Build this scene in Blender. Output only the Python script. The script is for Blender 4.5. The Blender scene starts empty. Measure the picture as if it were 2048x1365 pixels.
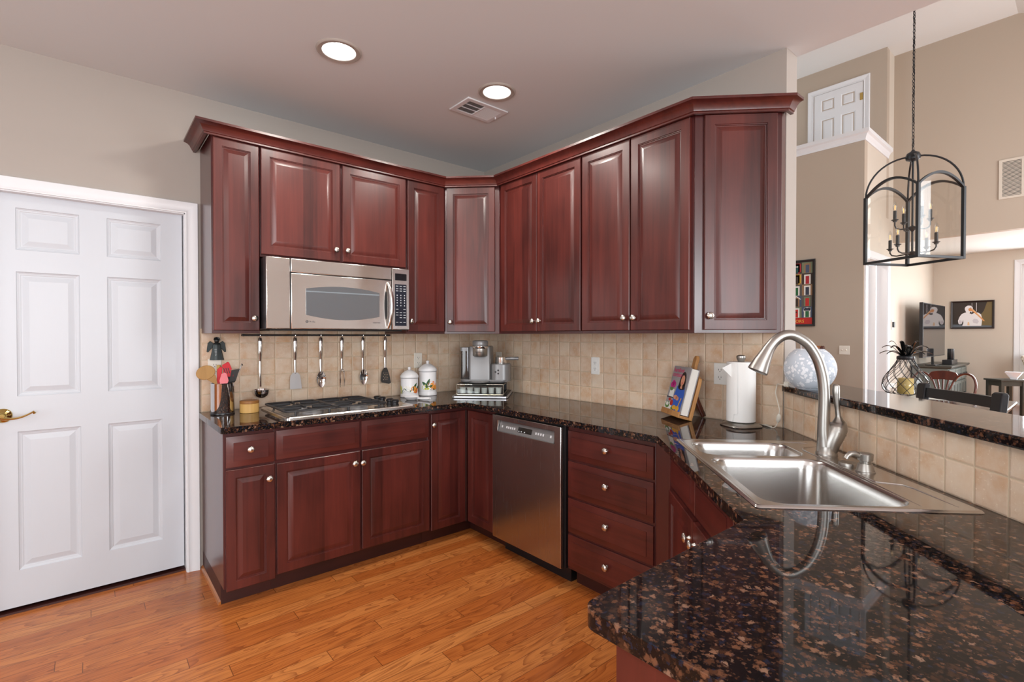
import bpy, bmesh, math, random
from mathutils import Vector, Matrix
C = bpy.context.scene
LINK = C.collection.objects.link
PI = math.pi
R2 = math.sqrt(.5)
rnd = random.Random(7)

# ------------------------------------------------------------------ camera, sky, lights, exposure
cam = bpy.data.objects.new('camera', bpy.data.cameras.new('camera'))
LINK(cam)
cam.location = (-2.5635, -3.3841, 1.3606)
cam.rotation_euler = (math.radians(90 - .638), 0, math.radians(49.701 - 90))
cam.data.sensor_width = 36
cam.data.lens = 36 * 997.57 / 2048
cam.data.clip_start = .02
C.camera = cam

w = bpy.data.worlds.new('sky'); C.world = w; w.use_nodes = True
bg = w.node_tree.nodes['Background']
bg.inputs['Color'].default_value = (.86, .94, 1.0, 1)
bg.inputs['Strength'].default_value = 2.2

def area(name, loc, rot, sx, sy, power, col=(1, 1, 1)):
    d = bpy.data.lights.new(name, 'AREA'); d.shape = 'RECTANGLE'; d.size = sx; d.size_y = sy
    d.energy = power; d.color = col
    o = bpy.data.objects.new(name, d); LINK(o); o.location = loc; o.rotation_euler = rot
    return o
# daylight entering through the windows (each lamp stands in its window opening)
area('daylight_breakfast_window', (-3.1, -6.42, 1.55), (math.radians(112), 0, 0), 2.6, 1.9, 112, (.95, .975, 1))
area('daylight_side_window', (-5.92, -3.2, 1.5), (math.radians(112), 0, math.radians(-90)), 2.8, 1.9, 46, (.95, .975, 1))
area('daylight_tall_window', (3.6, -6.42, 2.2), (math.radians(90), 0, 0), 3.0, 3.6, 185, (.95, .975, 1))
area('daylight_sitting_window', (8.80, -3.35, 1.35), (math.radians(90), 0, math.radians(90)), 1.5, 2.0, 90, (.96, .98, 1))
# recessed ceiling lamps: two in view, two more further back in the same kitchen ceiling
CANS = [(-1.628, -.983), (-.790, -1.161), (-3.4, -2.6), (-2.3, -4.6)]
for cx, cy in CANS:
    area('recessed_lamp', (cx, cy, 2.725), (0, 0, 0), .16, .16, 9, (1, .95, .88))
# unseen fill light added to brighten the small hall behind the cased opening
area('hall_fill', (5.4, -.75, 2.7), (0, 0, 0), .3, .3, 9, (1, .97, .93))
C.view_settings.view_transform = 'Standard'
C.view_settings.look = 'None'
C.view_settings.exposure = 0.3
C.view_settings.gamma = 1
C.cycles.use_denoising = True
C.cycles.max_bounces = 10
C.cycles.transparent_max_bounces = 40
C.cycles.sample_clamp_indirect = 6

# ------------------------------------------------------------------ materials
def nt(m): return m.node_tree.nodes, m.node_tree.links
def mat(name, col, rough=.5, metal=0, spec=.5, coat=0, trans=0, alpha=1, emit=None, estr=0, ior=1.5, coat_rough=.05):
    m = bpy.data.materials.new(name); m.use_nodes = True
    b = m.node_tree.nodes['Principled BSDF']
    b.inputs['Base Color'].default_value = (*col, 1)
    b.inputs['Roughness'].default_value = rough
    b.inputs['Metallic'].default_value = metal
    b.inputs['Specular IOR Level'].default_value = spec
    b.inputs['Coat Weight'].default_value = coat
    b.inputs['Coat Roughness'].default_value = coat_rough
    b.inputs['Transmission Weight'].default_value = trans
    b.inputs['IOR'].default_value = ior
    if emit:
        b.inputs['Emission Color'].default_value = (*emit, 1); b.inputs['Emission Strength'].default_value = estr
    return m
def srgb(r, g, b):
    f = lambda c: (c / 255 / 12.92) if c <= 10 else ((c / 255 + .055) / 1.055) ** 2.4
    return (f(r), f(g), f(b))
class N:
    """small helper to wire shader nodes"""
    def __init__(s, m):
        s.m = m; s.n, s.l = nt(m); s.b = s.n['Principled BSDF']
    def add(s, t, **kw):
        x = s.n.new(t)
        for k, v in kw.items(): setattr(x, k, v)
        return x
    def put(s, sock, v):
        if hasattr(v, 'is_output'): s.l.new(v, sock)
        else: sock.default_value = v
    def math(s, op, a, b=0.0, c=None):
        x = s.add('ShaderNodeMath', operation=op)
        s.put(x.inputs[0], a); s.put(x.inputs[1], b)
        if c is not None: s.put(x.inputs[2], c)
        return x.outputs[0]
    def mix(s, f, a, b, mode='MIX'):
        x = s.add('ShaderNodeMix', data_type='RGBA', blend_type=mode)
        s.put(x.inputs[0], f); s.put(x.inputs[6], a if hasattr(a, 'is_output') else (*a, 1)); s.put(x.inputs[7], b if hasattr(b, 'is_output') else (*b, 1))
        return x.outputs[2]
    def ramp(s, f, stops, interp='LINEAR'):
        x = s.add('ShaderNodeValToRGB'); r = x.color_ramp; r.interpolation = interp
        while len(r.elements) < len(stops): r.elements.new(.5)
        for e, (p, c) in zip(r.elements, stops): e.position = p; e.color = (*c, 1)
        s.l.new(f, x.inputs[0]); return x.outputs[0]
    def coords(s, scale=(1, 1, 1), loc=(0, 0, 0), rnd_shift=False):
        tc = s.add('ShaderNodeTexCoord'); mp = s.add('ShaderNodeMapping')
        mp.inputs['Scale'].default_value = scale; mp.inputs['Location'].default_value = loc
        v = tc.outputs['Object']
        if rnd_shift:
            oi = s.add('ShaderNodeObjectInfo')
            k = s.math('MULTIPLY', oi.outputs['Random'], 37.0)
            va = s.add('ShaderNodeVectorMath', operation='ADD')
            s.l.new(v, va.inputs[0]); s.l.new(k, va.inputs[1]); v = va.outputs[0]
        s.l.new(v, mp.inputs[0]); return mp.outputs[0]
    def noise(s, vec, scale, detail=3, rough=.5, dist=0):
        x = s.add('ShaderNodeTexNoise'); s.l.new(vec, x.inputs['Vector'])
        x.inputs['Scale'].default_value = scale; x.inputs['Detail'].default_value = detail
        x.inputs['Roughness'].default_value = rough; x.inputs['Distortion'].default_value = dist
        return x.outputs['Fac']
    def bump(s, h, strength=.2, dist=.01, target=None):
        x = s.add('ShaderNodeBump'); x.inputs['Strength'].default_value = strength; x.inputs['Distance'].default_value = dist
        s.l.new(h, x.inputs['Height']); s.l.new(x.outputs[0], (target or s.b.inputs['Normal'])); return x.outputs[0]

def wood(name, dark, light, scale, rough=.35, coat=.0, spec=.5, mott=.5, boards=0):
    m = mat(name, light, rough, coat=coat, spec=spec, coat_rough=.22); k = N(m)
    v = k.coords(scale, rnd_shift=True)
    f = k.noise(v, 1.0, 6, .6, .4)
    g = k.noise(k.coords((3, 3, 1.2), rnd_shift=True), 2.0, 2)
    f2 = k.math('ADD', k.math('MULTIPLY', f, 1 - mott), k.math('MULTIPLY', g, mott))
    if boards:   # glued-up boards of slightly different tone
        ax = k.add('ShaderNodeSeparateXYZ'); k.l.new(k.coords((1, 1, 1), rnd_shift=True), ax.inputs[0])
        wn = k.add('ShaderNodeTexWhiteNoise', noise_dimensions='1D'); k.l.new(k.math('FLOOR', k.math('DIVIDE', ax.outputs[boards - 1], .082)), wn.inputs['W'])
        f2 = k.math('ADD', f2, k.math('MULTIPLY', k.math('SUBTRACT', wn.outputs['Value'], .5), .22))
    c = k.ramp(f2, [(.30, dark), (.70, light)])
    k.l.new(c, k.b.inputs['Base Color']); k.bump(f, .03, .003)
    return m
CH_D, CH_L = srgb(62, 23, 20), srgb(102, 43, 36)
M = {}
M['cherry'] = wood('cherry_wood_vertical_grain', CH_D, CH_L, (38, 38, 2.2), .36, .2, boards=1)
M['cherry_h'] = wood('cherry_wood_horizontal_grain', CH_D, CH_L, (2.2, 38, 38), .36, .2)
M['cherry_side'] = wood('cherry_veneer_side_panel', srgb(62, 24, 24), srgb(84, 34, 32), (38, 38, 2.2), .3, .5)
M['kick'] = wood('dark_cherry_toe_kick', srgb(48, 20, 16), srgb(70, 30, 24), (2, 30, 30), .45)
M['mahogany'] = wood('polished_mahogany', srgb(52, 18, 10), srgb(104, 42, 24), (20, 20, 4), .25, .4)
M['oak_rail'] = wood('honey_oak_rail', srgb(150, 84, 34), srgb(196, 122, 58), (4, 30, 30), .3, .3)
M['bamboo'] = wood('pale_bamboo', srgb(196, 146, 74), srgb(226, 184, 112), (60, 60, 2), .45)
M['bamboo_lid'] = wood('bamboo_lid_wood', srgb(124, 78, 32), srgb(160, 106, 50), (4, 60, 60), .45)
M['beech'] = wood('worn_beech_spoon', srgb(150, 108, 54), srgb(186, 144, 84), (30, 30, 3), .55)
M['easel'] = wood('oiled_pine_easel', srgb(160, 106, 56), srgb(204, 154, 96), (40, 40, 4), .45)
M['black_wood'] = mat('black_painted_wood', srgb(14, 16, 22), .4)
M['green_wood'] = mat('grey_green_painted_wood', srgb(98, 106, 102), .4)
M['dark_green'] = mat('dark_olive_painted_wood', srgb(66, 66, 60), .35)

def paint(name, col, rough=.6, b=.02, sc=180):
    m = mat(name, col, rough, spec=.35); k = N(m); v = k.coords()
    k.bump(k.noise(v, sc, 2), b, .002); return m
M['wall'] = paint('warm_grey_beige_wall_paint', srgb(170, 161, 153))
M['wall_far'] = paint('taupe_wall_paint', srgb(182, 167, 151))
M['wall_sit'] = paint('pale_beige_wall_paint', srgb(206, 195, 181))
M['ceil'] = paint('flat_ceiling_paint', srgb(216, 220, 222), .9)
M['ceil_w'] = paint('white_vault_paint', srgb(226, 226, 224), .9)
M['white'] = paint('white_semi_gloss_trim', srgb(226, 227, 230), .35, .01)
M['column'] = paint('off_white_corner_paint', srgb(214, 208, 198), .6)
def door_paint():
    m = mat('white_door_enamel_with_moulded_grain', srgb(202, 207, 214), .38); k = N(m)
    v = k.coords((60, 60, 3)); f = k.noise(v, 1.4, 4, .6, .8); k.bump(f, .12, .002); return m
M['door'] = door_paint()

def granite():
    m = mat('polished_brown_granite', (.02, .015, .015), .03, spec=.32); k = N(m)
    v = k.coords((1, 1, 1))
    def warp(src, sc, amp):
        nz = k.add('ShaderNodeTexNoise'); k.l.new(src, nz.inputs['Vector']); nz.inputs['Scale'].default_value = sc; nz.inputs['Detail'].default_value = 3
        va = k.add('ShaderNodeVectorMath', operation='MULTIPLY_ADD'); k.l.new(nz.outputs['Color'], va.inputs[0]); va.inputs[1].default_value = (amp, amp, amp); k.l.new(src, va.inputs[2]); return va.outputs[0]
    big = k.noise(v, 14, 3, .6)
    def grains(src, sc, keep, lo, hi):
        vo = k.add('ShaderNodeTexVoronoi'); k.l.new(src, vo.inputs['Vector']); vo.inputs['Scale'].default_value = sc
        sp = k.add('ShaderNodeSeparateColor'); k.l.new(vo.outputs['Color'], sp.inputs[0])
        on = k.math('GREATER_THAN', k.math('ADD', sp.outputs[0], k.math('MULTIPLY', k.math('SUBTRACT', big, .5), .9)), keep)
        mr = k.add('ShaderNodeMapRange'); mr.interpolation_type = 'SMOOTHSTEP'; k.l.new(vo.outputs['Distance'], mr.inputs[0]); mr.inputs[1].default_value = hi; mr.inputs[2].default_value = lo
        return k.math('MULTIPLY', on, mr.outputs[0]), sp.outputs[1], sp.outputs[2]
    w1 = warp(v, 190, .016); w2 = warp(v, 320, .008)
    a1, g1, h1 = grains(w1, 78, .50, .26, .66)
    a2, g2, h2 = grains(w2, 160, .45, .26, .62)
    base = k.mix(k.math('GREATER_THAN', h2, .9), (.0065, .0063, .0068), (.012, .016, .030))
    c = k.mix(k.math('MULTIPLY', a2, .9), base, k.ramp(g2, [(0, (.016, .010, .008)), (.6, (.058, .027, .016)), (1, (.14, .068, .044))]))
    c = k.mix(k.math('MULTIPLY', a1, .92), c, k.ramp(g1, [(0, (.022, .012, .009)), (.4, (.085, .036, .019)), (.8, (.19, .084, .046)), (1, (.27, .16, .11))]))
    k.l.new(c, k.b.inputs['Base Color']); return m
M['granite'] = granite()

def oak_floor():
    m = mat('golden_oak_strip_floor', srgb(200, 120, 60), .22, spec=.45); k = N(m)
    tc = k.add('ShaderNodeTexCoord'); s = k.add('ShaderNodeSeparateXYZ'); k.l.new(tc.outputs['Object'], s.inputs[0])
    W, L = .0826, 1.15
    yy = k.math('DIVIDE', s.outputs[1], W); row = k.math('FLOOR', yy)
    wn = k.add('ShaderNodeTexWhiteNoise', noise_dimensions='1D'); k.l.new(row, wn.inputs['W'])
    xx = k.math('ADD', k.math('DIVIDE', s.outputs[0], L), k.math('MULTIPLY', wn.outputs['Value'], 7.0)); col = k.math('FLOOR', xx)
    cv = k.add('ShaderNodeCombineXYZ'); k.l.new(row, cv.inputs[0]); k.l.new(col, cv.inputs[1])
    pid = k.add('ShaderNodeTexWhiteNoise', noise_dimensions='3D'); k.l.new(cv.outputs[0], pid.inputs['Vector'])
    sh = k.add('ShaderNodeVectorMath', operation='MULTIPLY_ADD'); k.l.new(pid.outputs['Color'], sh.inputs[0]); sh.inputs[1].default_value = (9, 9, 9); k.l.new(tc.outputs['Object'], sh.inputs[2])
    mp = k.add('ShaderNodeMapping'); mp.inputs['Scale'].default_value = (1.25, 9.5, 1); k.l.new(sh.outputs[0], mp.inputs[0])
    base = k.noise(mp.outputs[0], 1.2, 2, .5, .5)
    rings = k.math('FRACT', k.math('MULTIPLY', base, 13.0))
    line = k.math('POWER', rings, 2.6)
    mp2 = k.add('ShaderNodeMapping'); mp2.inputs['Scale'].default_value = (5, 190, 1); k.l.new(sh.outputs[0], mp2.inputs[0])
    pores = k.noise(mp2.outputs[0], 1.0, 3, .6)
    c = k.ramp(pid.outputs['Value'], [(0, srgb(188, 104, 46)), (.5, srgb(203, 121, 58)), (1, srgb(214, 138, 74))])
    c = k.mix(k.math('MULTIPLY', line, .62), c, srgb(118, 54, 24))
    c = k.mix(k.math('MULTIPLY', k.math('GREATER_THAN', pores, .56), .28), c, srgb(140, 70, 30))
    fy = k.math('FRACT', yy); fx = k.math('FRACT', xx)
    e = k.math('MINIMUM', fy, k.math('SUBTRACT', 1.0, fy)); ex = k.math('MINIMUM', fx, k.math('SUBTRACT', 1.0, fx))
    gap = k.math('MAXIMUM', k.math('LESS_THAN', e, .014), k.math('LESS_THAN', ex, .0012))
    c = k.mix(k.math('MULTIPLY', gap, .75), c, srgb(70, 34, 14))
    k.l.new(c, k.b.inputs['Base Color'])
    k.put(k.b.inputs['Roughness'], k.math('ADD', .17, k.math('MULTIPLY', pores, .14)))
    k.bump(k.math('SUBTRACT', 1.0, gap), .25, .002); return m
M['oak'] = oak_floor()

def tiles():
    """tumbled square tiles; joints at multiples of the pitch in local x and z"""
    m = mat('tumbled_beige_wall_tile', srgb(214, 186, 154), .5, spec=.4); k = N(m)
    tc = k.add('ShaderNodeTexCoord'); s = k.add('ShaderNodeSeparateXYZ'); k.l.new(tc.outputs['Object'], s.inputs[0])
    p = .1004
    u = k.math('DIVIDE', s.outputs[0], p); v = k.math('DIVIDE', s.outputs[2], p)
    cv = k.add('ShaderNodeCombineXYZ'); k.l.new(k.math('FLOOR', u), cv.inputs[0]); k.l.new(k.math('FLOOR', v), cv.inputs[1])
    pid = k.add('ShaderNodeTexWhiteNoise', noise_dimensions='3D'); k.l.new(cv.outputs[0], pid.inputs['Vector'])
    nv = k.add('ShaderNodeVectorMath', operation='MULTIPLY_ADD'); k.l.new(pid.outputs['Color'], nv.inputs[0]); nv.inputs[1].default_value = (5, 5, 5); k.l.new(tc.outputs['Object'], nv.inputs[2])
    cloud = k.noise(nv.outputs[0], 16, 4, .6); spk = k.noise(nv.outputs[0], 120, 3, .6)
    base = k.ramp(pid.outputs['Value'], [(0, srgb(204, 172, 144)), (.35, srgb(212, 184, 158)), (.7, srgb(220, 196, 170)), (1, srgb(208, 172, 140))])
    c = k.mix(k.ramp(cloud, [(.42, (0, 0, 0)), (.7, (.6, .6, .6))]), base, srgb(226, 210, 192))
    c = k.mix(k.ramp(cloud, [(.28, (.5, .5, .5)), (.45, (0, 0, 0))]), c, srgb(200, 150, 106))
    c = k.mix(k.math('MULTIPLY', k.math('GREATER_THAN', spk, .66), .5), c, srgb(240, 226, 204))
    fu = k.math('FRACT', u); fv = k.math('FRACT', v)
    eu = k.math('MINIMUM', fu, k.math('SUBTRACT', 1.0, fu)); ev = k.math('MINIMUM', fv, k.math('SUBTRACT', 1.0, fv))
    wob = k.math('MULTIPLY', k.math('SUBTRACT', spk, .5), .018)
    e = k.math('ADD', k.math('MINIMUM', eu, ev), wob)
    g = k.add('ShaderNodeMapRange'); g.interpolation_type = 'SMOOTHSTEP'; k.l.new(e, g.inputs[0]); g.inputs[1].default_value = .012; g.inputs[2].default_value = .03
    c = k.mix(g.outputs[0], srgb(206, 186, 160), c)
    k.l.new(c, k.b.inputs['Base Color'])
    h = k.add('ShaderNodeMapRange'); h.interpolation_type = 'SMOOTHSTEP'; k.l.new(e, h.inputs[0]); h.inputs[1].default_value = .0; h.inputs[2].default_value = .07
    hh = k.math('ADD', h.outputs[0], k.math('MULTIPLY', spk, .25))
    k.bump(hh, .55, .004); return m
M['tile'] = tiles()

def steel(name, col, rough, stretch, b=.03):
    m = mat(name, col, rough, metal=1); k = N(m); v = k.coords(stretch)
    f = k.noise(v, 1.0, 3, .6); k.bump(f, b, .001)
    k.put(k.b.inputs['Roughness'], k.math('ADD', rough - .04, k.math('MULTIPLY', f, .08))); return m
M['steel'] = steel('brushed_stainless_steel', (.76, .74, .71), .22, (3, 3, 500))
M['steel_v'] = steel('brushed_stainless_appliance_door', (.47, .45, .435), .26, (400, 400, 2))
M['sink_steel'] = steel('satin_sink_steel', (.60, .59, .575), .22, (6, 300, 300), .02)
M['nickel'] = mat('brushed_nickel', (.42, .405, .38), .36, metal=1)
M['knob'] = mat('bright_nickel_knob', (.72, .69, .64), .25, metal=1)
M['chrome'] = mat('polished_chrome', (.72, .72, .72), .05, metal=1)
M['silver_plastic'] = mat('silver_grey_appliance_shell', (.27, .27, .275), .38, metal=.45)
M['brass'] = mat('polished_brass', (.62, .45, .16), .12, metal=1)
M['pewter'] = mat('dark_pewter', (.04, .046, .046), .4, metal=.7)
M['iron'] = mat('black_cast_iron', (.022, .022, .025), .42)
M['lantern_iron'] = mat('black_painted_iron', (.012, .013, .016), .38)
M['black'] = mat('black_plastic', (.012, .012, .014), .3)
M['black_gloss'] = mat('black_gloss_enamel', (.008, .008, .008), .1)
M['display'] = mat('dark_display_glass', (.006, .006, .008), .08)
M['oven_glass'] = mat('grey_mirror_oven_glass', (.10, .115, .13), .02, spec=.8, ior=1.8)
M['screen'] = mat('television_screen', (.02, .02, .022), .03, spec=1.0, ior=2.2)
M['key_blue'] = mat('navy_keypad', srgb(26, 32, 46), .35)
M['print_white'] = mat('white_printing', (.7, .72, .75), .5)
M['print_dark'] = mat('dark_printing', (.03, .03, .035), .5)
M['ivory'] = mat('ivory_outlet_plastic', srgb(232, 226, 214), .4)
M['plate_white'] = mat('white_outlet_plastic', srgb(236, 236, 232), .4)
M['ceramic'] = mat('white_glazed_ceramic', srgb(238, 238, 240), .15)
M['paper'] = paint('white_paper_towel', srgb(242, 242, 240), .95, .15, 300)
M['pages'] = mat('book_page_edges', srgb(236, 232, 224), .8)
M['red_sil'] = mat('red_silicone', srgb(206, 24, 40), .4)
M['pink_sil'] = mat('pink_silicone', srgb(236, 130, 138), .4)
M['mesh_grey'] = mat('dark_wire_mesh', (.10, .10, .10), .4, metal=.8)
M['pod'] = mat('white_pod_plastic', srgb(226, 228, 226), .4)
M['candle'] = mat('ivory_candle_wax', srgb(206, 176, 104), .6)
M['filament'] = mat('amber_filament', (.8, .45, .12), .4, emit=(1, .6, .2), estr=1.2)
M['lamp_on'] = mat('glowing_lamp_face', (1, 1, 1), .5, emit=(1, .96, .88), estr=9)
M['cord'] = mat('white_cord_rubber', srgb(228, 224, 212), .45)
M['fabric'] = None
def thin_glass(name, tint=(1, 1, 1), gl=.12, rough=.0):
    m = bpy.data.materials.new(name); m.use_nodes = True; n, l = nt(m); n.clear()
    o = n.new('ShaderNodeOutputMaterial'); t = n.new('ShaderNodeBsdfTransparent'); g = n.new('ShaderNodeBsdfGlossy'); x = n.new('ShaderNodeMixShader')
    lw = n.new('ShaderNodeLayerWeight'); f = n.new('ShaderNodeMath'); f.operation = 'POWER'; l.new(lw.outputs['Facing'], f.inputs[0]); f.inputs[1].default_value = 4.0
    ad = n.new('ShaderNodeMath'); ad.operation = 'MULTIPLY_ADD'; ad.inputs[1].default_value = .55; ad.inputs[2].default_value = .03 + gl; ad.use_clamp = True
    t.inputs[0].default_value = (*tint, 1); g.inputs['Roughness'].default_value = rough
    l.new(f.outputs[0], ad.inputs[0]); l.new(ad.outputs[0], x.inputs[0]); l.new(t.outputs[0], x.inputs[1]); l.new(g.outputs[0], x.inputs[2]); l.new(x.outputs[0], o.inputs[0])
    return m
M['glass'] = thin_glass('clear_window_glass', (1, 1, 1), .0)
M['lantern_glass'] = thin_glass('clear_lantern_glass', (.98, .98, .975), .01)
M['bottle_glass'] = thin_glass('clear_blown_glass', (.95, .96, .96), .04, .02)
M['tank'] = thin_glass('smoked_water_tank', (.55, .55, .57), .04, .05)
M['acrylic'] = thin_glass('clear_drawer_acrylic', (.92, .94, .93), .02)
def frosted():
    m = mat('frosted_floral_glass', srgb(206, 216, 228), .5, spec=.3); k = N(m); v = k.coords()
    vo = k.add('ShaderNodeTexVoronoi'); k.l.new(v, vo.inputs['Vector']); vo.inputs['Scale'].default_value = 70
    b = k.noise(v, 17, 4, .65)
    f = k.math('MULTIPLY', k.math('LESS_THAN', vo.outputs['Distance'], .5), k.math('GREATER_THAN', b, .48))
    c = k.mix(f, srgb(196, 205, 216), srgb(236, 239, 245)); k.l.new(c, k.b.inputs['Base Color']); k.bump(f, .2, .002); return m
M['frosted'] = frosted()
def plaid():
    m = mat('cream_diamond_upholstery', srgb(206, 196, 180), .85); k = N(m)
    tc = k.add('ShaderNodeTexCoord'); s = k.add('ShaderNodeSeparateXYZ'); k.l.new(tc.outputs['Object'], s.inputs[0])
    a = k.math('FRACT', k.math('MULTIPLY', k.math('ADD', s.outputs[1], s.outputs[2]), 16)); b = k.math('FRACT', k.math('MULTIPLY', k.math('SUBTRACT', s.outputs[1], s.outputs[2]), 16))
    g = k.math('MAXIMUM', k.math('LESS_THAN', a, .16), k.math('LESS_THAN', b, .16))
    k.l.new(k.mix(g, srgb(214, 206, 190), srgb(128, 112, 96)), k.b.inputs['Base Color']); return m
M['fabric'] = plaid()
def flat(r, g, b, rough=.6): 
    key = 'print_%d_%d_%d' % (r, g, b)
    if key not in M: M[key] = mat('printed_colour', srgb(r, g, b), rough)
    return M[key]

# ------------------------------------------------------------------ mesh helpers
class MB:
    def __init__(s, mx=None): s.bm = bmesh.new(); s.mx = mx or Matrix(); s.mi = 0
    def v(s, p): return s.bm.verts.new(s.mx @ Vector(p))
    def f(s, vs):
        try:
            f = s.bm.faces.new(vs); f.material_index = s.mi; return f
        except ValueError: return None
    def box(s, x0, x1, y0, y1, z0, z1):
        a = [s.v(p) for p in ((x0, y0, z0), (x1, y0, z0), (x1, y1, z0), (x0, y1, z0), (x0, y0, z1), (x1, y0, z1), (x1, y1, z1), (x0, y1, z1))]
        for q in ((0, 3, 2, 1), (4, 5, 6, 7), (0, 1, 5, 4), (1, 2, 6, 5), (2, 3, 7, 6), (3, 0, 4, 7)): s.f([a[i] for i in q])
        return s
    def strip(s, la, lb, close=True):
        n = len(la)
        for i in range(n if close else n - 1): s.f([la[i], la[(i + 1) % n], lb[(i + 1) % n], lb[i]])
    def loft(s, loops, cap0=True, cap1=True, close=True):
        L = [[s.v(p) for p in lp] for lp in loops]
        for a, b in zip(L, L[1:]): s.strip(a, b, close)
        if cap0: s.f(L[0][::-1])
        if cap1: s.f(L[-1])
        return s
    def prism(s, pts, z0, z1): return s.loft([[(x, y, z0) for x, y in pts], [(x, y, z1) for x, y in pts]])
    def lathe(s, prof, n=24, c=(0, 0, 0), flute=None, cap0=True, cap1=True):
        lp = []
        for r, z in prof:
            ring = []
            for i in range(n):
                a = 2 * PI * i / n; rr = r * (1 + flute[1] * math.cos(flute[0] * a)) if flute else r
                ring.append((c[0] + rr * math.cos(a), c[1] + rr * math.sin(a), c[2] + z))
            lp.append(ring)
        return s.loft(lp, cap0, cap1)
    def tube(s, pts, r, n=10, flat=None, cap=True, closed=False):
        P = [Vector(p) for p in pts]; m = len(P); R = r if isinstance(r, (list, tuple)) else [r] * m
        up = None; lp = []
        for i in range(m):
            if closed: t = (P[(i + 1) % m] - P[i - 1])
            else: t = (P[min(i + 1, m - 1)] - P[max(i - 1, 0)])
            t.normalize()
            if up is None: up = Vector((0, 0, 1)) if abs(t.z) < .9 else Vector((1, 0, 0))
            a = t.cross(up)
            if a.length < 1e-6: a = t.orthogonal()
            a.normalize(); b = a.cross(t).normalized(); up = b
            fa, fb = flat or (1, 1)
            lp.append([tuple(P[i] + a * (R[i] * fa * math.cos(2 * PI * k / n)) + b * (R[i] * fb * math.sin(2 * PI * k / n))) for k in range(n)])
        if closed: lp.append(lp[0]); return s.loft(lp, False, False)
        return s.loft(lp, cap, cap)
    def panel(s, x0, x1, z0, z1, prof):
        """stack of inset rectangles facing -y: prof = (inset, y)"""
        return s.loft([[(x0 + i, y, z0 + i), (x1 - i, y, z0 + i), (x1 - i, y, z1 - i), (x0 + i, y, z1 - i)] for i, y in prof])
    def poly(s, pts): s.f([s.v(p) for p in pts]); return s
    def sphere(s, c, r, n=14, m=9, sc=(1, 1, 1)):
        pr = [(max(1e-4, r * math.sin(PI * i / m)), -r * math.cos(PI * i / m)) for i in range(m + 1)]
        return s.loft([[(c[0] + q * math.cos(2 * PI * j / n) * sc[0], c[1] + q * math.sin(2 * PI * j / n) * sc[1], c[2] + z * sc[2]) for j in range(n)] for q, z in pr])
    def holed(s, outer, holes, z):
        """flat sheet at height z with holes"""
        es = []
        for lp in [outer] + holes:
            vs = [s.v((x, y, z)) for x, y in lp]
            es += [s.bm.edges.new((vs[i], vs[(i + 1) % len(vs)])) for i in range(len(vs))]
        g = bmesh.ops.triangle_fill(s.bm, use_beauty=True, use_dissolve=False, edges=es)
        for f in g['geom']:
            if isinstance(f, bmesh.types.BMFace): f.material_index = s.mi
        return s
    def slab(s, outer, holes, z0, z1):
        s.holed(outer, holes, z0); s.holed(outer, holes, z1)
        for lp in [outer] + holes:
            s.strip([s.v((x, y, z0)) for x, y in lp], [s.v((x, y, z1)) for x, y in lp])
        bmesh.ops.remove_doubles(s.bm, verts=s.bm.verts, dist=1e-6); return s
    def build(s, name, m, parent=None, bevel=0, smooth=True, ang=38, seg=2, loc=None):
        bmesh.ops.recalc_face_normals(s.bm, faces=s.bm.faces)
        me = bpy.data.meshes.new(name); s.bm.to_mesh(me); s.bm.free()
        for x in (m if isinstance(m, (list, tuple)) else [m]): me.materials.append(M[x] if isinstance(x, str) else x)
        if smooth: me.shade_smooth(); me.set_sharp_from_angle(angle=math.radians(ang))
        o = bpy.data.objects.new(name, me); LINK(o)
        if parent: o.parent = parent
        if loc: o.location = loc
        if bevel:
            b = o.modifiers.new('edge', 'BEVEL'); b.width = bevel; b.segments = seg; b.limit_method = 'ANGLE'; b.angle_limit = math.radians(40); b.harden_normals = False
        return o
def smooth_path(ps, n=4):
    P = [Vector(p) for p in ps]; out = []
    for i in range(len(P) - 1):
        a, b, c, d = P[max(i - 1, 0)], P[i], P[i + 1], P[min(i + 2, len(P) - 1)]
        for k in range(n):
            f = k / n; out.append(tuple(.5 * ((2 * b) + (c - a) * f + (2 * a - 5 * b + 4 * c - d) * f * f + (3 * b - a - 3 * c + d) * f ** 3)))
    return out + [tuple(P[-1])]
def smooth_rad(r, n=4):
    return [r[i] + (r[i + 1] - r[i]) * k / n for i in range(len(r) - 1) for k in range(n)] + [r[-1]]
def rr(x0, x1, y0, y1, r, n=5):
    out = []
    for cx, cy, a0 in ((x1 - r, y1 - r, 0), (x0 + r, y1 - r, 90), (x0 + r, y0 + r, 180), (x1 - r, y0 + r, 270)):
        for i in range(n + 1):
            a = math.radians(a0 + 90 * i / n); out.append((cx + r * math.cos(a), cy + r * math.sin(a)))
    return out
def circ(cx, cy, r, n=28): return [(cx + r * math.cos(2 * PI * i / n), cy + r * math.sin(2 * PI * i / n)) for i in range(n)]
def thing(name, label, cat, loc=(0, 0, 0), rz=0, group=None):
    o = bpy.data.objects.new(name, None); LINK(o); o.location = loc; o.rotation_euler = (0, 0, rz); o.empty_display_size = .05
    return tag(o, label, cat, group)
def tag(o, label, cat, group=None):
    o['label'] = label; o['category'] = cat
    if group: o['group'] = group
    return o
def struct(mb, name, m, **kw):
    o = mb.build(name, m, smooth=kw.pop('smooth', False), **kw); o['kind'] = 'structure'; return o
def copy_tree(o, parent=None):
    c = o.copy(); LINK(c)
    if parent: c.parent = parent
    for ch in [x for x in C.objects if x.parent == o]: copy_tree(ch, c)
    return c
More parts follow.
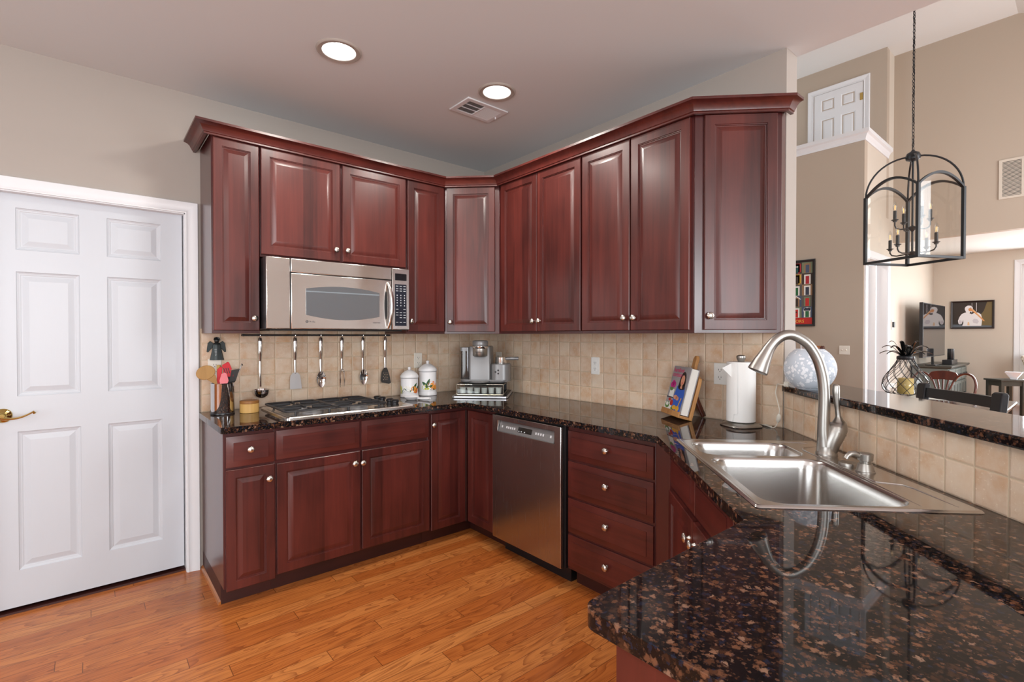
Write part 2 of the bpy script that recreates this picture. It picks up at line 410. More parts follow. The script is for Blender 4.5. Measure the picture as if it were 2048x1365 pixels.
def letters(txt, size, name, m, parent, mx, depth=.0006, align='CENTER', bold=0.0):
    """lettering as a thin mesh; mx places its x (reading), y (up), z (out) axes"""
    cu = bpy.data.curves.new('lettering', 'FONT'); cu.body = txt; cu.size = size; cu.align_x = align; cu.extrude = depth; cu.offset = bold; cu.resolution_u = 2
    t = bpy.data.objects.new('lettering', cu); LINK(t); bpy.context.view_layer.update()
    me = bpy.data.meshes.new_from_object(t.evaluated_get(bpy.context.evaluated_depsgraph_get()))
    bpy.data.objects.remove(t); bpy.data.curves.remove(cu)
    me.transform(mx); me.materials.clear(); me.materials.append(M[m] if isinstance(m, str) else m)
    o = bpy.data.objects.new(name, me); LINK(o)
    if parent: o.parent = parent
    return o
def face_mx(x, y, z):
    """letters standing on a local face that looks along -y"""
    return Matrix(((1, 0, 0, x), (0, 0, -1, y), (0, 1, 0, z), (0, 0, 0, 1)))

# ------------------------------------------------------------------ the room
S2 = math.sqrt(2)
CEIL, VAULT = 2.743, 5.32
X1, Y1, XL, XB, X3 = 4.829, -1.465, 5.81, 6.17, 8.88
struct(MB().box(-6.1, 9.1, -6.6, 1.6, -.12, 0), 'floor', 'oak')
# left wall with the pantry door
struct(MB().box(-6.1, -2.962, 0, .12, 0, CEIL).box(-2.962, -2.128, 0, .12, 2.066, CEIL).box(-2.128, .125, 0, .12, 0, CEIL), 'wall_left', 'wall')
struct(MB().box(0, .125, -2.4, 0, 0, VAULT), 'wall_back', 'wall')
struct(MB().box(0, .125, -6.6, -2.4, CEIL + .101, VAULT), 'wall_bulkhead', 'wall')
out = [(-6.1, -6.6), (.125, -6.6), (.125, -2.4005), (0, -2.4005), (0, .0), (-6.1, .0)]
struct(MB().slab(out, [circ(x, y, .088) for x, y in CANS], CEIL, CEIL + .10), 'ceiling', 'ceil')
# walls behind the camera with their windows
b = MB()
b.box(-6.1, -4.4, -6.6, -6.5, 0, CEIL).box(-4.4, -1.8, -6.6, -6.5, 0, .6).box(-4.4, -1.8, -6.6, -6.5, 2.5, CEIL).box(-1.8, .11, -6.6, -6.5, 0, CEIL)
b.box(.11, 1.75, -6.6, -6.5, 2.15, VAULT).box(1.75, 2.1, -6.6, -6.5, 0, VAULT).box(2.1, 5.1, -6.6, -6.5, 0, .4).box(2.1, 5.1, -6.6, -6.5, 4.0, VAULT).box(5.1, 9.1, -6.6, -6.5, 0, VAULT)
struct(b, 'wall_rear', 'wall_far')
struct(MB().box(-6.1, -6.0, -6.5, -4.6, 0, CEIL).box(-6.1, -6.0, -4.6, -1.8, 0, .55).box(-6.1, -6.0, -4.6, -1.8, 2.45, CEIL).box(-6.1, -6.0, -1.8, 0, 0, CEIL), 'wall_side', 'wall')
# the tall living space beyond the half wall
struct(MB().box(.125, X1, 1.5, 1.6, 0, VAULT), 'wall_hall', 'wall_far')
struct(MB().box(X1, X1 + .12, Y1, 1.6, 0, 3.82), 'wall_stair', 'wall_far')
struct(MB().box(XL, XL + .12, Y1 + .0, 1.6, 2.98, VAULT), 'wall_loft', 'wall_far')
struct(MB().box(X1 + .12, XL, Y1 + .12, 1.6, 2.86, 3.0), 'slab_loft', 'white')
struct(MB().box(4.949, 5.895, Y1, Y1 + .12, 2.36, 2.98).box(4.949, XL, Y1, Y1 + .12, 2.98, 3.82).box(XL + .12, XB, Y1, Y1 + .12, 2.98, VAULT).box(5.895, XB + .12, Y1, Y1 + .12, 0, 2.98).box(XB + .12, X3, Y1, Y1 + .12, 0, 2.75), 'wall_return', 'wall_sit')
struct(MB().box(XB, XB + .12, -6.6, Y1, 2.68, VAULT), 'wall_header', 'wall_far')
struct(MB().box(XB + .12, X3 + .1, -6.6, Y1, 2.75, 2.85), 'ceiling_sitting', 'ceil_w')
struct(MB().box(X3, X3 + .12, -2.56, Y1 + .12, 0, 2.75).box(X3, X3 + .12, -4.3, -2.56, 0, .25).box(X3, X3 + .12, -4.3, -2.56, 2.50, 2.75).box(X3, X3 + .12, -6.6, -4.3, 0, 2.75), 'wall_window_side', 'wall_sit')
struct(MB().loft([[(x, -2.70, VAULT), (x, 1.6, VAULT), (x, 1.6, VAULT + .1), (x, -2.70, VAULT + .1)] for x in (0, XB + .12)]).loft([[(x, -6.6, 3.75), (x, -2.70, VAULT), (x, -2.70, VAULT + .1), (x, -6.6, 3.85)] for x in (0, XB + .12)]), 'ceiling_vault', 'ceil_w')
struct(MB().box(X1 + .12, 6.2, -.2, -.1, 0, 2.85), 'wall_closet', 'wall_far')

def casing_mesh(x0, x1, z1, y, wd=.0635, sgn=1):
    k = wd / .0635
    pr = [(0, 0), (0, -.012), (.006, -.014), (.015, -.010), (.03, -.013), (.05, -.019), (.06, -.019), (.0625, -.016), (.0635, 0)]
    m = MB(); L = [[m.v(p) for p in ((x0 - o * k, y + d, 0), (x0 - o * k, y + d, z1 + o * k), (x1 + o * k, y + d, z1 + o * k), (x1 + o * k, y + d, 0))] for o, d in pr]
    for a, c in zip(L, L[1:]): m.strip(a, c, False)
    return m
def leaf_mesh(wd, h, t, panels):
    m = MB(Matrix(((1, 0, 0, 0), (0, 0, -1, 0), (0, 1, 0, 0), (0, 0, 0, 1))))
    R = lambda x0, x1, z0, z1: [(x0, z0), (x1, z0), (x1, z1), (x0, z1)]
    m.holed(R(0, wd, 0, h), [R(*p) for p in panels], 0)
    m.loft([[(x, z, q) for x, z in R(0, wd, 0, h)] for q in (0, -t)], False, True)
    for x0, x1, z0, z1 in panels:
        m.loft([[(x, z, q) for x, z in R(x0 + i, x1 - i, z0 + i, z1 - i)] for i, q in ((0, 0), (.003, -.004), (.010, -.007), (.014, -.0075), (.018, -.0095), (.022, -.0095), (.046, -.003))], False, True)
    bmesh.ops.remove_doubles(m.bm, verts=m.bm.verts, dist=1e-5)
    return m
SIX = lambda x: [(x + a, x + c, z0, z1) for a, c in ((.112, .348), (.458, .696)) for z0, z1 in ((.178, .862), (1.035, 1.648), (1.754, 1.960))]
d1 = leaf_mesh(.795, 2.035, .04, SIX(0)).build('door_1', 'door', loc=(-2.946, .045, .026), smooth=False)
d1['kind'] = 'structure'
t = MB(Matrix.Translation((.062, -.0, .946))); 
t.mx = t.mx @ Matrix.Rotation(math.radians(90), 4, 'X')
t.lathe([(.033, -.002), (.034, .004), (.030, .010), (.018, .014), (.013, .020), (.012, .050), (.014, .056), (.010, .062)], 28)
hd = t.build('door_handle', 'brass', d1)
t = MB(); pts = []
for i in range(13):
    f = i / 12; pts.append((.056 + .118 * f, -.053, .942 - .012 * math.sin(PI * f * 1.0) + .020 * f * f))
t.tube(pts + [(.177, -.051, .955), (.172, -.049, .951)], [.011, .012, .011, .0095, .0085, .008, .0075, .007, .007, .0065, .006, .006, .0065, .006, .004], 10, (1.0, .7))
t.build('lever', 'brass', hd)
o = casing_mesh(-2.955, -2.142, 2.058, 0); struct(o, 'trim_1', 'white', smooth=True)
struct(MB().box(-2.962, -2.946, -.002, .12, 0, 2.066).box(-2.146, -2.128, -.002, .12, 0, 2.066).box(-2.962, -2.128, -.002, .12, 2.052, 2.068).box(-2.16, -2.146, .09, .105, 0, 2.052), 'trim_2', 'white')
struct(MB().box(-2.962, -2.128, .03, .16, 0, .010), 'trim_threshold', 'kick')  # dark tone painted in to deepen the shade under the door
struct(MB().box(-3.3, -3.2, .12, 1.4, 0, 2.6).box(-1.8, -1.7, .12, 1.4, 0, 2.6).box(-3.3, -1.7, 1.3, 1.4, 0, 2.6).box(-3.3, -1.7, .12, 1.4, 2.5, 2.6), 'wall_light_block', 'wall')  # unseen box added to block light, keeps the gap under the door dark
# double closet doors on the rear wall (seen mirrored in the microwave door)
for i, x in enumerate((.13, .935)):
    q = leaf_mesh(.795, 2.12, .04, [(a, c, z0, z1) for a, c in ((.112, .348), (.458, .696)) for z0, z1 in ((.18, .90), (1.06, 1.70), (1.79, 2.02))])
    q = q.build('door_%d' % (i + 2), 'white', loc=(x + .795, -6.52, .01), smooth=False); q.rotation_euler = (0, 0, PI); q['kind'] = 'structure'
q = casing_mesh(-1.75, -.11, 2.15, 0, .09).build('trim_3', 'white', loc=(0, -6.499, 0)); q.rotation_euler = (0, 0, PI); q['kind'] = 'structure'
# loft wall cap, loft door, closet opening by the stair
def cap_prof(m, pts):  # crown-like white cap along a wall top
    pr = [(.0, 3.80), (.012, 3.80), (.016, 3.83), (.035, 3.87), (.06, 3.885), (.06, 3.93), (-.16, 3.93)]
    P = [Vector(p) for p in pts]; nr = []
    for a, c in zip(P, P[1:]):
        d = (c - a).normalized(); nr.append(Vector((d.y, -d.x)))
    mit = [nr[0]] + [(a + c) / (1 + a.dot(c)) for a, c in zip(nr, nr[1:])] + [nr[-1]]
    L = [[m.v((p.x + n.x * o, p.y + n.y * o, z)) for p, n in zip(P, mit)] for o, z in pr]
    for a, c in zip(L, L[1:]): m.strip(a, c, False)
    return m
def crown_sweep(m, pts, pr):
    P = [Vector(p) for p in pts]; nr = []
    for a, c in zip(P, P[1:]):
        d = (c - a).normalized(); nr.append(Vector((d.y, -d.x)))
    mit = [nr[0]] + [(a + c) / (1 + a.dot(c)) for a, c in zip(nr, nr[1:])] + [nr[-1]]
    m.loft([[(p.x + n.x * o, p.y + n.y * o, z) for o, z in pr] for p, n in zip(P, mit)]); return m
struct(crown_sweep(MB(), [(X1, 1.5), (X1, Y1), (XL + .06, Y1)], [(-.13, 3.80), (.0, 3.80), (.012, 3.80), (.016, 3.83), (.035, 3.87), (.06, 3.885), (.06, 3.93), (-.13, 3.93)]), 'trim_4', 'white')
q = leaf_mesh(.62, 1.95, .04, [(a, c, z0, z1) for a, c in ((.09, .27), (.35, .53)) for z0, z1 in ((.18, .84), (.98, 1.57), (1.68, 1.86))])
q = q.build('door_4', 'white', loc=(XL - .008, -.567, 3.01), smooth=False); q.rotation_euler = (0, 0, math.radians(-90)); q['kind'] = 'structure'
for z in (4.75,):
    MB().box(.585, .62, -.006, .002, z - 3.06, z - 2.96).build('hinge', 'brass', q)
q = casing_mesh(.555, 1.195, 4.965, 0, .075).build('trim_5', 'white', loc=(XL - .001, 0, 0), smooth=False); q.rotation_euler = (0, 0, math.radians(-90)); q['kind'] = 'structure'
struct(casing_mesh(4.945, 5.895, 2.36, Y1, .09), 'trim_6', 'white', smooth=True)
struct(MB().box(4.935, 4.955, Y1 - .002, Y1 + .12, 0, 2.37).box(5.885, 5.905, Y1 - .002, Y1 + .12, 0, 2.37).box(4.945, 5.895, Y1 - .002, Y1 + .12, 2.35, 2.37), 'trim_7', 'white')
q = leaf_mesh(.90, 2.33, .04, []).build('door_5', 'white', loc=(5.875, Y1 + .125, .01), smooth=False); q.rotation_euler = (0, 0, math.radians(97)); q['kind'] = 'structure'
# sitting-room window: casing, sashes, panes
q = casing_mesh(2.56, 4.3, 2.50, 0, .085).build('trim_8', 'white', loc=(X3 - .001, 0, 0), smooth=False); q.rotation_euler = (0, 0, math.radians(-90)); q['kind'] = 'structure'
b = MB()
for y0, y1 in ((-3.43, -2.56), (-4.3, -3.43)):
    for z0, z1 in ((.25, 1.38), (1.38, 2.50)):
        b.box(X3 + .03, X3 + .07, y0, y0 + .045, z0, z1).box(X3 + .03, X3 + .07, y1 - .045, y1, z0, z1).box(X3 + .034, X3 + .066, y0 + .045, y1 - .045, z0, z0 + .05).box(X3 + .034, X3 + .066, y0 + .045, y1 - .045, z1 - .05, z1)
wf = struct(b, 'window_1', 'white')
p = MB().box(X3 + .048, X3 + .052, -4.3, -2.56, .25, 2.50).build('window_pane', 'glass', wf, smooth=False)
struct(MB().box(X3 - .06, X3 + .03, -4.38, -2.48, .22, .25), 'trim_9', 'white')
# plain sashes in the windows behind the camera
for i, (ax, a0, a1, z0, z1, pos, nm) in enumerate((('x', -4.4, -1.8, .6, 2.5, -6.55, 3), ('x', 2.1, 5.1, .4, 4.0, -6.55, 4), ('y', -4.6, -1.8, .55, 2.45, -6.05, 4))):
    b = MB(); st = (a1 - a0) / nm
    for k in range(nm + 1):
        u = a0 + st * k
        b.box(*((u - .03, u + .03, pos - .02, pos + .02) if ax == 'x' else (pos - .02, pos + .02, u - .03, u + .03)), z0, z1)
    for z in (z0, (z0 + z1) / 2, z1):
        b.box(*((a0, a1, pos - .012, pos + .012) if ax == 'x' else (pos - .012, pos + .012, a0, a1)), z - .03, z + .03)
    struct(b, 'window_%d' % (i + 2), 'white')

# half wall that carries the bar; local axes: x along the bar towards the camera, y away from the sink
RD = math.radians(-135)
def rot(o, rz, loc=(0, 0, 0)): o.rotation_euler = (0, 0, rz); o.location = loc; return o
rot(struct(MB().prism([(1.6955, 1.701), (3.24, 1.701), (3.24, 1.815), (1.5815, 1.815)], 0, 1.091), 'wall_half', 'wall_far'), RD)
# tiled splashbacks (joints fall on the local grid)
TA, TB, TH = (-1.6648, 0, .9136), (0, -1.793, .9136), None
struct(MB().box(-2.072 + 1.6648, 1.6648 - .0005, -.008, 0, .0006, 1.40 - .9136), 'trim_tile_left', 'tile', loc=TA)
rot(struct(MB().box(-1.793, .6008, -.008, 0, .0006, 1.39 - .9136), 'trim_tile_back', 'tile'), math.radians(-90), TB)
sx, sd = 2.591, 1.701
q = struct(MB().box(1.7 - sx, 3.24 - sx, -.008, 0, .0020, 1.0905 - .9121), 'trim_tile_half_wall', 'tile')
rot(q, RD, ((-sx + sd) * R2, (-sx - sd) * R2, .9121))

# ------------------------------------------------------------------ cabinets
def frame(loc, rz): return Matrix.Translation(loc) @ Matrix.Rotation(rz, 4, 'Z')
DOOR = [(0, .019), (0, .003), (.003, 0), (.046, 0), (.0475, .004), (.0505, .0045), (.052, .009), (.056, .0095), (.080, .0012), (.081, .0012)]
NARROW = [(0, .019), (0, .003), (.003, 0), (.042, 0), (.0435, .004), (.046, .0045), (.0475, .009), (.051, .0095), (.073, .0012), (.074, .0012)]
FRONT = [(0, .019), (0, .011), (.001, .0095), (.032, .0030), (.0325, 0), (.034, 0)]
def knob_on(par, x, z):
    m = MB(Matrix.Translation((x, 0, z)) @ Matrix.Rotation(math.radians(90), 4, 'X'))
    m.lathe([(.009, -.001), (.0085, .003), (.006, .006), (.0055, .014), (.010, .017)], 12)
    m.lathe([(.010, .016), (.0165, .0185), (.017, .0215), (.0145, .0255), (.009, .0285), (.003, .0295)], 48, flute=(14, .05))
    return m.build('knob', 'knob', par)
def front(par, nm, x0, x1, z0, z1, prof, knob=None, m='cherry'):
    o = MB().panel(0, x1 - x0, 0, z1 - z0, prof).build(nm, m, par, loc=(x0, 0, z0), ang=20)
    if knob: knob_on(o, knob[0] - x0, knob[1] - z0)
    return o
def cab(name, label, loc, rz, doors=(), drawers=(), poly=None, box=None, z0=.1, z1=.88, kick=None, group=None):
    """cabinet with its doors and drawers; poly = carcass outline in world coordinates, box = local carcass"""
    t = thing(name, label, 'cabinet', loc, rz, group)
    m = MB()
    if poly: m.mx = frame(loc, rz).inverted(); m.prism(poly, z0, z1)
    else: m.box(*box, z0, z1)
    m.build('carcass', 'cherry_side', t, bevel=.0015)
    if kick:
        m = MB()
        if isinstance(kick[0], tuple): m.mx = frame(loc, rz).inverted(); m.prism(kick, 0, .1)
        else: m.box(*kick, 0, .1)
        m.build('toe_kick', 'kick', t)
    for x0, x1, a, c, kx, kz in doors: front(t, 'door', x0, x1, a, c, DOOR if x1 - x0 > .26 else NARROW, (kx, kz) if kx is not None else None)
    for x0, x1, a, c, kx, kz in drawers: front(t, 'drawer', x0, x1, a, c, FRONT, (kx, kz) if kx is not None else None, 'cherry_h')
    return t
UG = 'upper cabinets'
YU = -.35
UB, UT = 1.388, 2.414
cab('upper_cabinet', 'narrow cherry upper cabinet beside the white door, left of the microwave', (-2.065, YU, 0), 0, [(.006, .229, UB, UT, .200, 1.455)], box=(0, .234, .02, .349), z0=1.372, z1=2.44, group=UG)
cab('upper_cabinet', 'short two-door cherry upper cabinet mounted above the microwave', (-1.83, YU, 0), 0, [(.004, .452, 1.817, UT, .424, 1.884), (.468, .902, 1.817, UT, .495, 1.886)], box=(.001, .912, .02, .349), z0=1.803, z1=2.44, group=UG)
cab('upper_cabinet', 'slim cherry upper cabinet between the microwave and the corner cabinet', (-.917, YU, 0), 0, [(.004, .292, UB, UT, .022, 1.457)], box=(.0, .304, .02, .349), z0=1.372, z1=2.44, group=UG)
o2 = .02 * R2
cab('corner_cabinet', 'diagonal cherry corner cabinet above the coffee maker', (-.613 - o2, -.33 - o2, 0), math.radians(-45), [(.022, .368, UB, UT, .048, 1.455)], poly=[(-.001, -.001), (-.612, -.001), (-.612, -.33), (-.33, -.612), (-.001, -.612)], z0=1.372, z1=2.44, group=UG)
cab('upper_cabinet', 'two-door cherry upper cabinet next to the corner cabinet on the back wall', (YU, -.613, 0), math.radians(-90), [(.036, .405, UB, UT, .380, 1.454), (.411, .782, UB, UT, .437, 1.455)], box=(.001, .787, .02, .349), z0=1.372, z1=2.44, group=UG)
cab('upper_cabinet', 'two-door cherry upper cabinet above the wall outlet, next to the angled end cabinet', (YU, -1.40, 0), math.radians(-90), [(.008, .346, UB, UT, .318, 1.455), (.354, .697, UB, UT, .382, 1.454)], box=(.0, .711, .02, .349), z0=1.372, z1=2.44, group=UG)
cab('angled_cabinet', 'angled single-door cherry end cabinet above the cookbook and paper towels', (-.33 - o2, -2.112 - o2, 0), math.radians(-45), [(.042, .378, UB, UT, .066, 1.455)], poly=[(-.33, -2.1125), (-.045, -2.3975), (-.001, -2.3975), (-.001, -2.1125)], z0=1.372, z1=2.44, group=UG)
cr = crown_sweep(MB(), [(-2.065, -.001), (-2.065, -.33), (-.613, -.33), (-.33, -.613), (-.33, -2.112), (-.045, -2.397), (-.001, -2.397)],
    [(.001, 2.441), (.021, 2.414), (.036, 2.414), (.036, 2.422), (.041, 2.425), (.043, 2.431), (.046, 2.436), (.052, 2.448), (.062, 2.458), (.075, 2.463), (.080, 2.464), (.080, 2.476), (.001, 2.476)]).build('crown_molding', 'cherry_h', ang=30)
tag(cr, 'cherry crown molding running along the tops of the upper cabinets', 'molding')

BG = 'base cabinets'
t = cab('base_cabinet', 'narrow cherry base cabinet with one drawer over one door beside the white door', (-2.065, -.612, 0), 0, [(.010, .235, .092, .694, .205, .623)], [(.012, .236, .703, .858, .118, .787)], box=(0, .2345, .02, .611), z1=.881, kick=(0, .2345, .09, .611), group=BG)
MB().loft([[(-.012, y, 0), (0, y, 0), (0, y, .018), (-.005, y, .016), (-.010, y, .010)] for y in (.088, .611)]).build('shoe_molding', 'oak_rail', t)
cab('base_cabinet', 'wide two-door cherry base cabinet under the gas cooktop', (-1.83, -.612, 0), 0, [(.010, .463, .108, .690, .426, .625), (.475, .926, .112, .690, .474, .622)], [(.009, .463, .708, .862, None, 0), (.475, .926, .708, .862, None, 0)], box=(.0, .917, .02, .611), z1=.881, kick=(0, .917, .09, .611), group=BG)
t = cab('corner_base_cabinet', 'corner cherry base cabinet with folding door leaves beside the dishwasher', (-.912, -.612, 0), 0, [(.020, .287, .100, .855, .033, .785)], poly=[(-.001, -.001), (-.911, -.001), (-.911, -.592), (-.592, -.592), (-.592, -.912), (-.001, -.912)], z1=.881, kick=[(-.001, -.001), (-.911, -.001), (-.911, -.52), (-.52, -.52), (-.52, -.912), (-.001, -.912)], group=BG)
q = MB(); q.panel(0, .276, 0, .755, DOOR); q = q.build('door', 'cherry', t, ang=20); q.location = (.912 - .612, .612 - .618, .100); q.rotation_euler = (0, 0, math.radians(-90))
h = MB().box(.289, .293, -.001, .004, .10, .855).build('hinge', 'nickel', t)
cab('drawer_cabinet', 'cherry base cabinet of four stacked drawers right of the dishwasher', (-.612, -1.530, 0), math.radians(-90), [], [(.008, .540, .700, .851, .280, .790), (.008, .540, .500, .686, .280, .611), (.008, .540, .305, .486, .280, .411), (.008, .540, .118, .290, .280, .211)], box=(.0, .545, .02, .611), z1=.881, kick=(0, .545, .09, .611), group=BG)
sk0 = 1.947
loc = ((-sk0 + 1.082) * R2, (-sk0 - 1.082) * R2, 0)
t = cab('sink_base_cabinet', 'diagonal two-door cherry base cabinet under the sink', loc, RD, [(.045, .412, .110, .690, .384, .615), (.424, .800, .110, .690, .452, .617)], [(.045, .412, .708, .862, None, 0), (.424, .800, .708, .862, None, 0)],
    poly=[(-.592, -2.076), (-.592, -2.1505), (-1.3355, -2.893), (-1.36, -2.893), (-1.36, -2.94), (-.62, -2.2), (-.56, -2.14), (-.56, -2.076)], z1=.881, kick=[(-.52, -2.076), (-.52, -2.18), (-1.306, -2.966), (-1.28, -3.0), (-.48, -2.2), (-.48, -2.076)], group=BG)
PX = -1.925
t = cab('peninsula_cabinet', 'cherry peninsula base cabinet with a framed end panel in the foreground', (-1.365, -2.873, 0), PI, [(.012, .272, .11, .69, .24, .62), (.282, .55, .11, .69, .31, .62)], [(.012, .272, .708, .862, .142, .787), (.282, .55, .708, .862, .416, .787)], box=(.0, .56, .02, .60), z1=.881, kick=(0, .56, .09, .6), group=BG)
q = MB().panel(0, .575, 0, .775, [(0, .0), (0, -.008), (.002, -.010), (.052, -.010), (.055, -.006), (.060, -.0045), (.075, -.0045)]).build('end_panel', 'cherry', t, loc=(.56, .022, .10), ang=20)
q.rotation_euler = (0, 0, math.radians(90))

# worktop, bar top
arc = lambda cx, cy, r, a0, a1, n=6: [(cx + r * math.cos(math.radians(a0 + (a1 - a0) * i / n)), cy + r * math.sin(math.radians(a0 + (a1 - a0) * i / n))) for i in range(n + 1)]
sdw = lambda s, d: ((-s + d) * R2, (-s - d) * R2)
top = [(-.0015, -.0015), (-2.0815, -.0015)] + arc(-2.0575, -.626, .024, 180, 270) + [(-.648, -.650)] + arc(-.688, -2.1085, .04, 0, -45, 3)[0:0] + [(-.648, -2.121), (-1.358, -2.831)] + arc(-1.917, -2.861, .03, 90, 180) + [(-1.947, -3.478), (-1.0795, -3.478), (-.0015, -2.4)]
hole = [sdw(s, d) for s, d in rr(2.06, 2.855, 1.128, 1.62, .02, 2)]
wt = MB().slab(top, [hole], .882, .914).build('countertop', 'granite', bevel=.006, seg=3)
tag(wt, 'U-shaped polished brown granite worktop over the base cabinets', 'countertop')
bar = [sdw(s, d) for s, d in ((1.728, 1.669), (3.26, 1.669), (3.26, 1.966), (1.431, 1.966))]
bt = MB().prism(bar, 1.092, 1.123).build('bar_top', 'granite', bevel=.006, seg=3)
bt.name = 'raised_counter'; tag(bt, 'raised granite bar ledge on the tiled half wall behind the sink', 'bar')

# ------------------------------------------------------------------ ceiling fittings
for i, (cx, cy) in enumerate(CANS):
    if i > 1: continue
    t = thing('recessed_light', ('larger lit recessed ceiling light, left of the air vent', 'smaller lit recessed ceiling light beside the air vent')[i], 'ceiling light', (cx, cy, CEIL), 0, 'recessed ceiling lights')
    MB().lathe([(.078, 0), (.080, -.006), (.098, -.008), (.104, -.004), (.106, 0)], 40, cap0=False, cap1=False).build('trim_ring', 'wall', t)  # ring takes the darker wall tone to paint in its shade
    MB().lathe([(.0785, -.004), (.074, .02), (.066, .075)], 40, cap0=False, cap1=False).build('reflector', 'white', t)
    MB().lathe([(.001, .060), (.030, .062), (.062, .070)], 32, cap0=True, cap1=False).build('lamp', 'lamp_on', t)
t = thing('ceiling_vent', 'white louvred air vent in the kitchen ceiling', 'vent', (-.731, -.910, CEIL), 0)
m = MB(); m.slab([(-.150, -.100), (.150, -.100), (.150, .100), (-.150, .100)], [[(-.118, -.068), (.118, -.068), (.118, .068), (-.118, .068)]], -.008, 0)
m.build('frame', 'white', t, bevel=.003)
MB().box(-.118, .118, -.068, .068, -.0005, .0).build('backing', 'black', t)
m = MB()
for i in range(11):
    x = -.112 + i * .0095
    m.loft([[(x + .004, y, -.001), (x + .0025, y, -.001), (x - .002, y, -.007), (x - .0035, y, -.007)] for y in (-.066, .066)])
for i in range(12):
    x = .008 + i * .0095
    m.loft([[(x - .003, y, -.001), (x, y, -.001), (x + .004, y, -.008), (x + .002, y, -.008)] for y in (-.066, .066)])
for y in (-.024, .022): m.box(-.116, -.006, y - .002, y + .002, -.006, -.001)
m.box(-.006, .002, -.068, .068, -.009, -.001)
m.build('louvre', 'white', t)
MB().tube([(.128, .0, -.006), (.128, .0, -.022)], .004, 8).build('lever', 'white', t)

# ------------------------------------------------------------------ microwave
t = thing('microwave', 'stainless over-the-range microwave with a grey mirrored window', 'microwave', (-1.827, -.45, 1.396), 0)
W, H = .869, .398
MB().box(.0, W, .016, .449, 0, H).build('body', 'black', t, bevel=.002)
MB().box(.0, .124, 0, .016, .002, H).build('side_panel', 'steel', t, bevel=.004)
MB().box(.128, .743, 0, .016, .320, H).build('grille_panel', 'steel', t, bevel=.004)
MB().box(.747, W, 0, .016, .002, H).build('control_panel', 'steel', t, bevel=.004)
cp = t.children[-1] if t.children else None
cp = [o for o in C.objects if o.parent == t and o.name.startswith('control_panel')][0]
MB().box(.766, .848, -.0012, .002, .320, .364).build('display', 'display', cp)
m = MB().box(.765, .847, -.0014, .002, .027, .295); m.mi = 1
for r, z in enumerate((.283, .266, .252, .222, .206, .190, .174, .156, .134, .112, .096, .080, .050)):
    for c_ in range(3):
        if r == 11 and c_ == 0 or r == 8 and c_ == 1: continue
        wd = .006 if 3 <= r <= 7 else .016
        x = .780 + c_ * .0262
        m.box(x - wd / 2, x + wd / 2, -.0018, -.001, z - .0018, z + .0018 if not 3 <= r <= 7 else z + .005)
m.build('keypad', ['key_blue', 'print_white'], cp)
dr = MB().box(.129, .742, 0, .016, .002, .316).build('door', 'steel', t, bevel=.004)
top_ = []; n = 20
wx0, wx1 = .209, .658
ft = lambda f: .233 + .022 * math.sin(PI * f) ** .9 - .002 * f
fb = lambda f: .083 - .026 * math.sin(PI * f) ** .9 - .002 * f
up_ = [(wx0 + (wx1 - wx0) * i / n, ft(i / n)) for i in range(n + 1)]; dn_ = [(wx0 + (wx1 - wx0) * i / n, fb(i / n)) for i in range(n, -1, -1)]
m = MB(); lp = up_ + dn_
m.loft([[(x, -.0005, z) for x, z in lp], [(x, -.002, z) for x, z in lp]]); m.build('window', 'oven_glass', dr, smooth=False)
m = MB().tube([(.716, -.004, .010), (.722, -.026, .05), (.727, -.036, .11), (.728, -.038, .155), (.727, -.036, .20), (.722, -.026, .26), (.716, -.004, .300)], [.007, .010, .012, .0125, .012, .010, .007], 14, (1.15, .8)); m.build('handle', 'steel', dr)
m = MB(Matrix.Translation((.702, -.0006, .155)) @ Matrix.Scale(.010 / .09, 4, (1, 0, 0)) @ Matrix.Rotation(math.radians(90), 4, 'X')); m.lathe([(.001, .0012), (.090, .0012), (.09, 0)], 28); m.build('handle_recess', 'black', dr)
m = MB(Matrix.Translation((.215, -.0001, .044)) @ Matrix.Rotation(math.radians(90), 4, 'X')); m.lathe([(.0062, 0), (.0075, .0012), (.0045, .0014), (.0045, 0)], 20, cap0=False, cap1=False); m.build('badge', 'print_dark', dr)
letters('GE', .006, 'badge_lettering', 'print_dark', dr, face_mx(.215, -.0006, .0418))
letters('Profile', .0125, 'lettering', 'print_dark', dr, face_mx(.228, -.0004, .0395), align='LEFT')
letters('CONVECTION', .0075, 'lettering', 'print_dark', dr, face_mx(.638, -.0004, .041))
MB().box(.03, .84, .05, .40, -.008, .0).build('underside', 'black', t)

# ------------------------------------------------------------------ dishwasher
t = thing('dishwasher', 'built-in stainless dishwasher with a pocket handle, between the cherry base cabinets', 'dishwasher', (-.633, -.915, 0), math.radians(-90))
MB().box(0, .612, .025, .60, .10, .872).box(.02, .592, .09, .55, 0, .10).build('body', 'black', t)
m = MB(Matrix(((1, 0, 0, 0), (0, 0, -1, 0), (0, 1, 0, .098), (0, 0, 0, 1))))
m.slab([(.002, 0), (.598, 0), (.598, .770), (.002, .770)], [[(.056, .672), (.546, .672), (.546, .738), (.056, .738)]], -.024, 0)
d = m.build('door', 'steel_v', t, bevel=.004)
m = MB(); m.loft([[(x, -.001, .770), (x, .004, .770), (x, .022, .832), (x, .024, .834), (x, .024, .840), (x, .012, .772)] for x in (.057, .545)]); cpn = m.build('control_panel', 'silver_plastic', d)
MB().box(.055, .547, .022, .025, .768, .84).build('pocket_back', 'print_dark', d)
Mx = lambda x, h: Matrix.Translation((x, .004 + .018 * h - .0009, .770 + .062 * h))
m = MB(); 
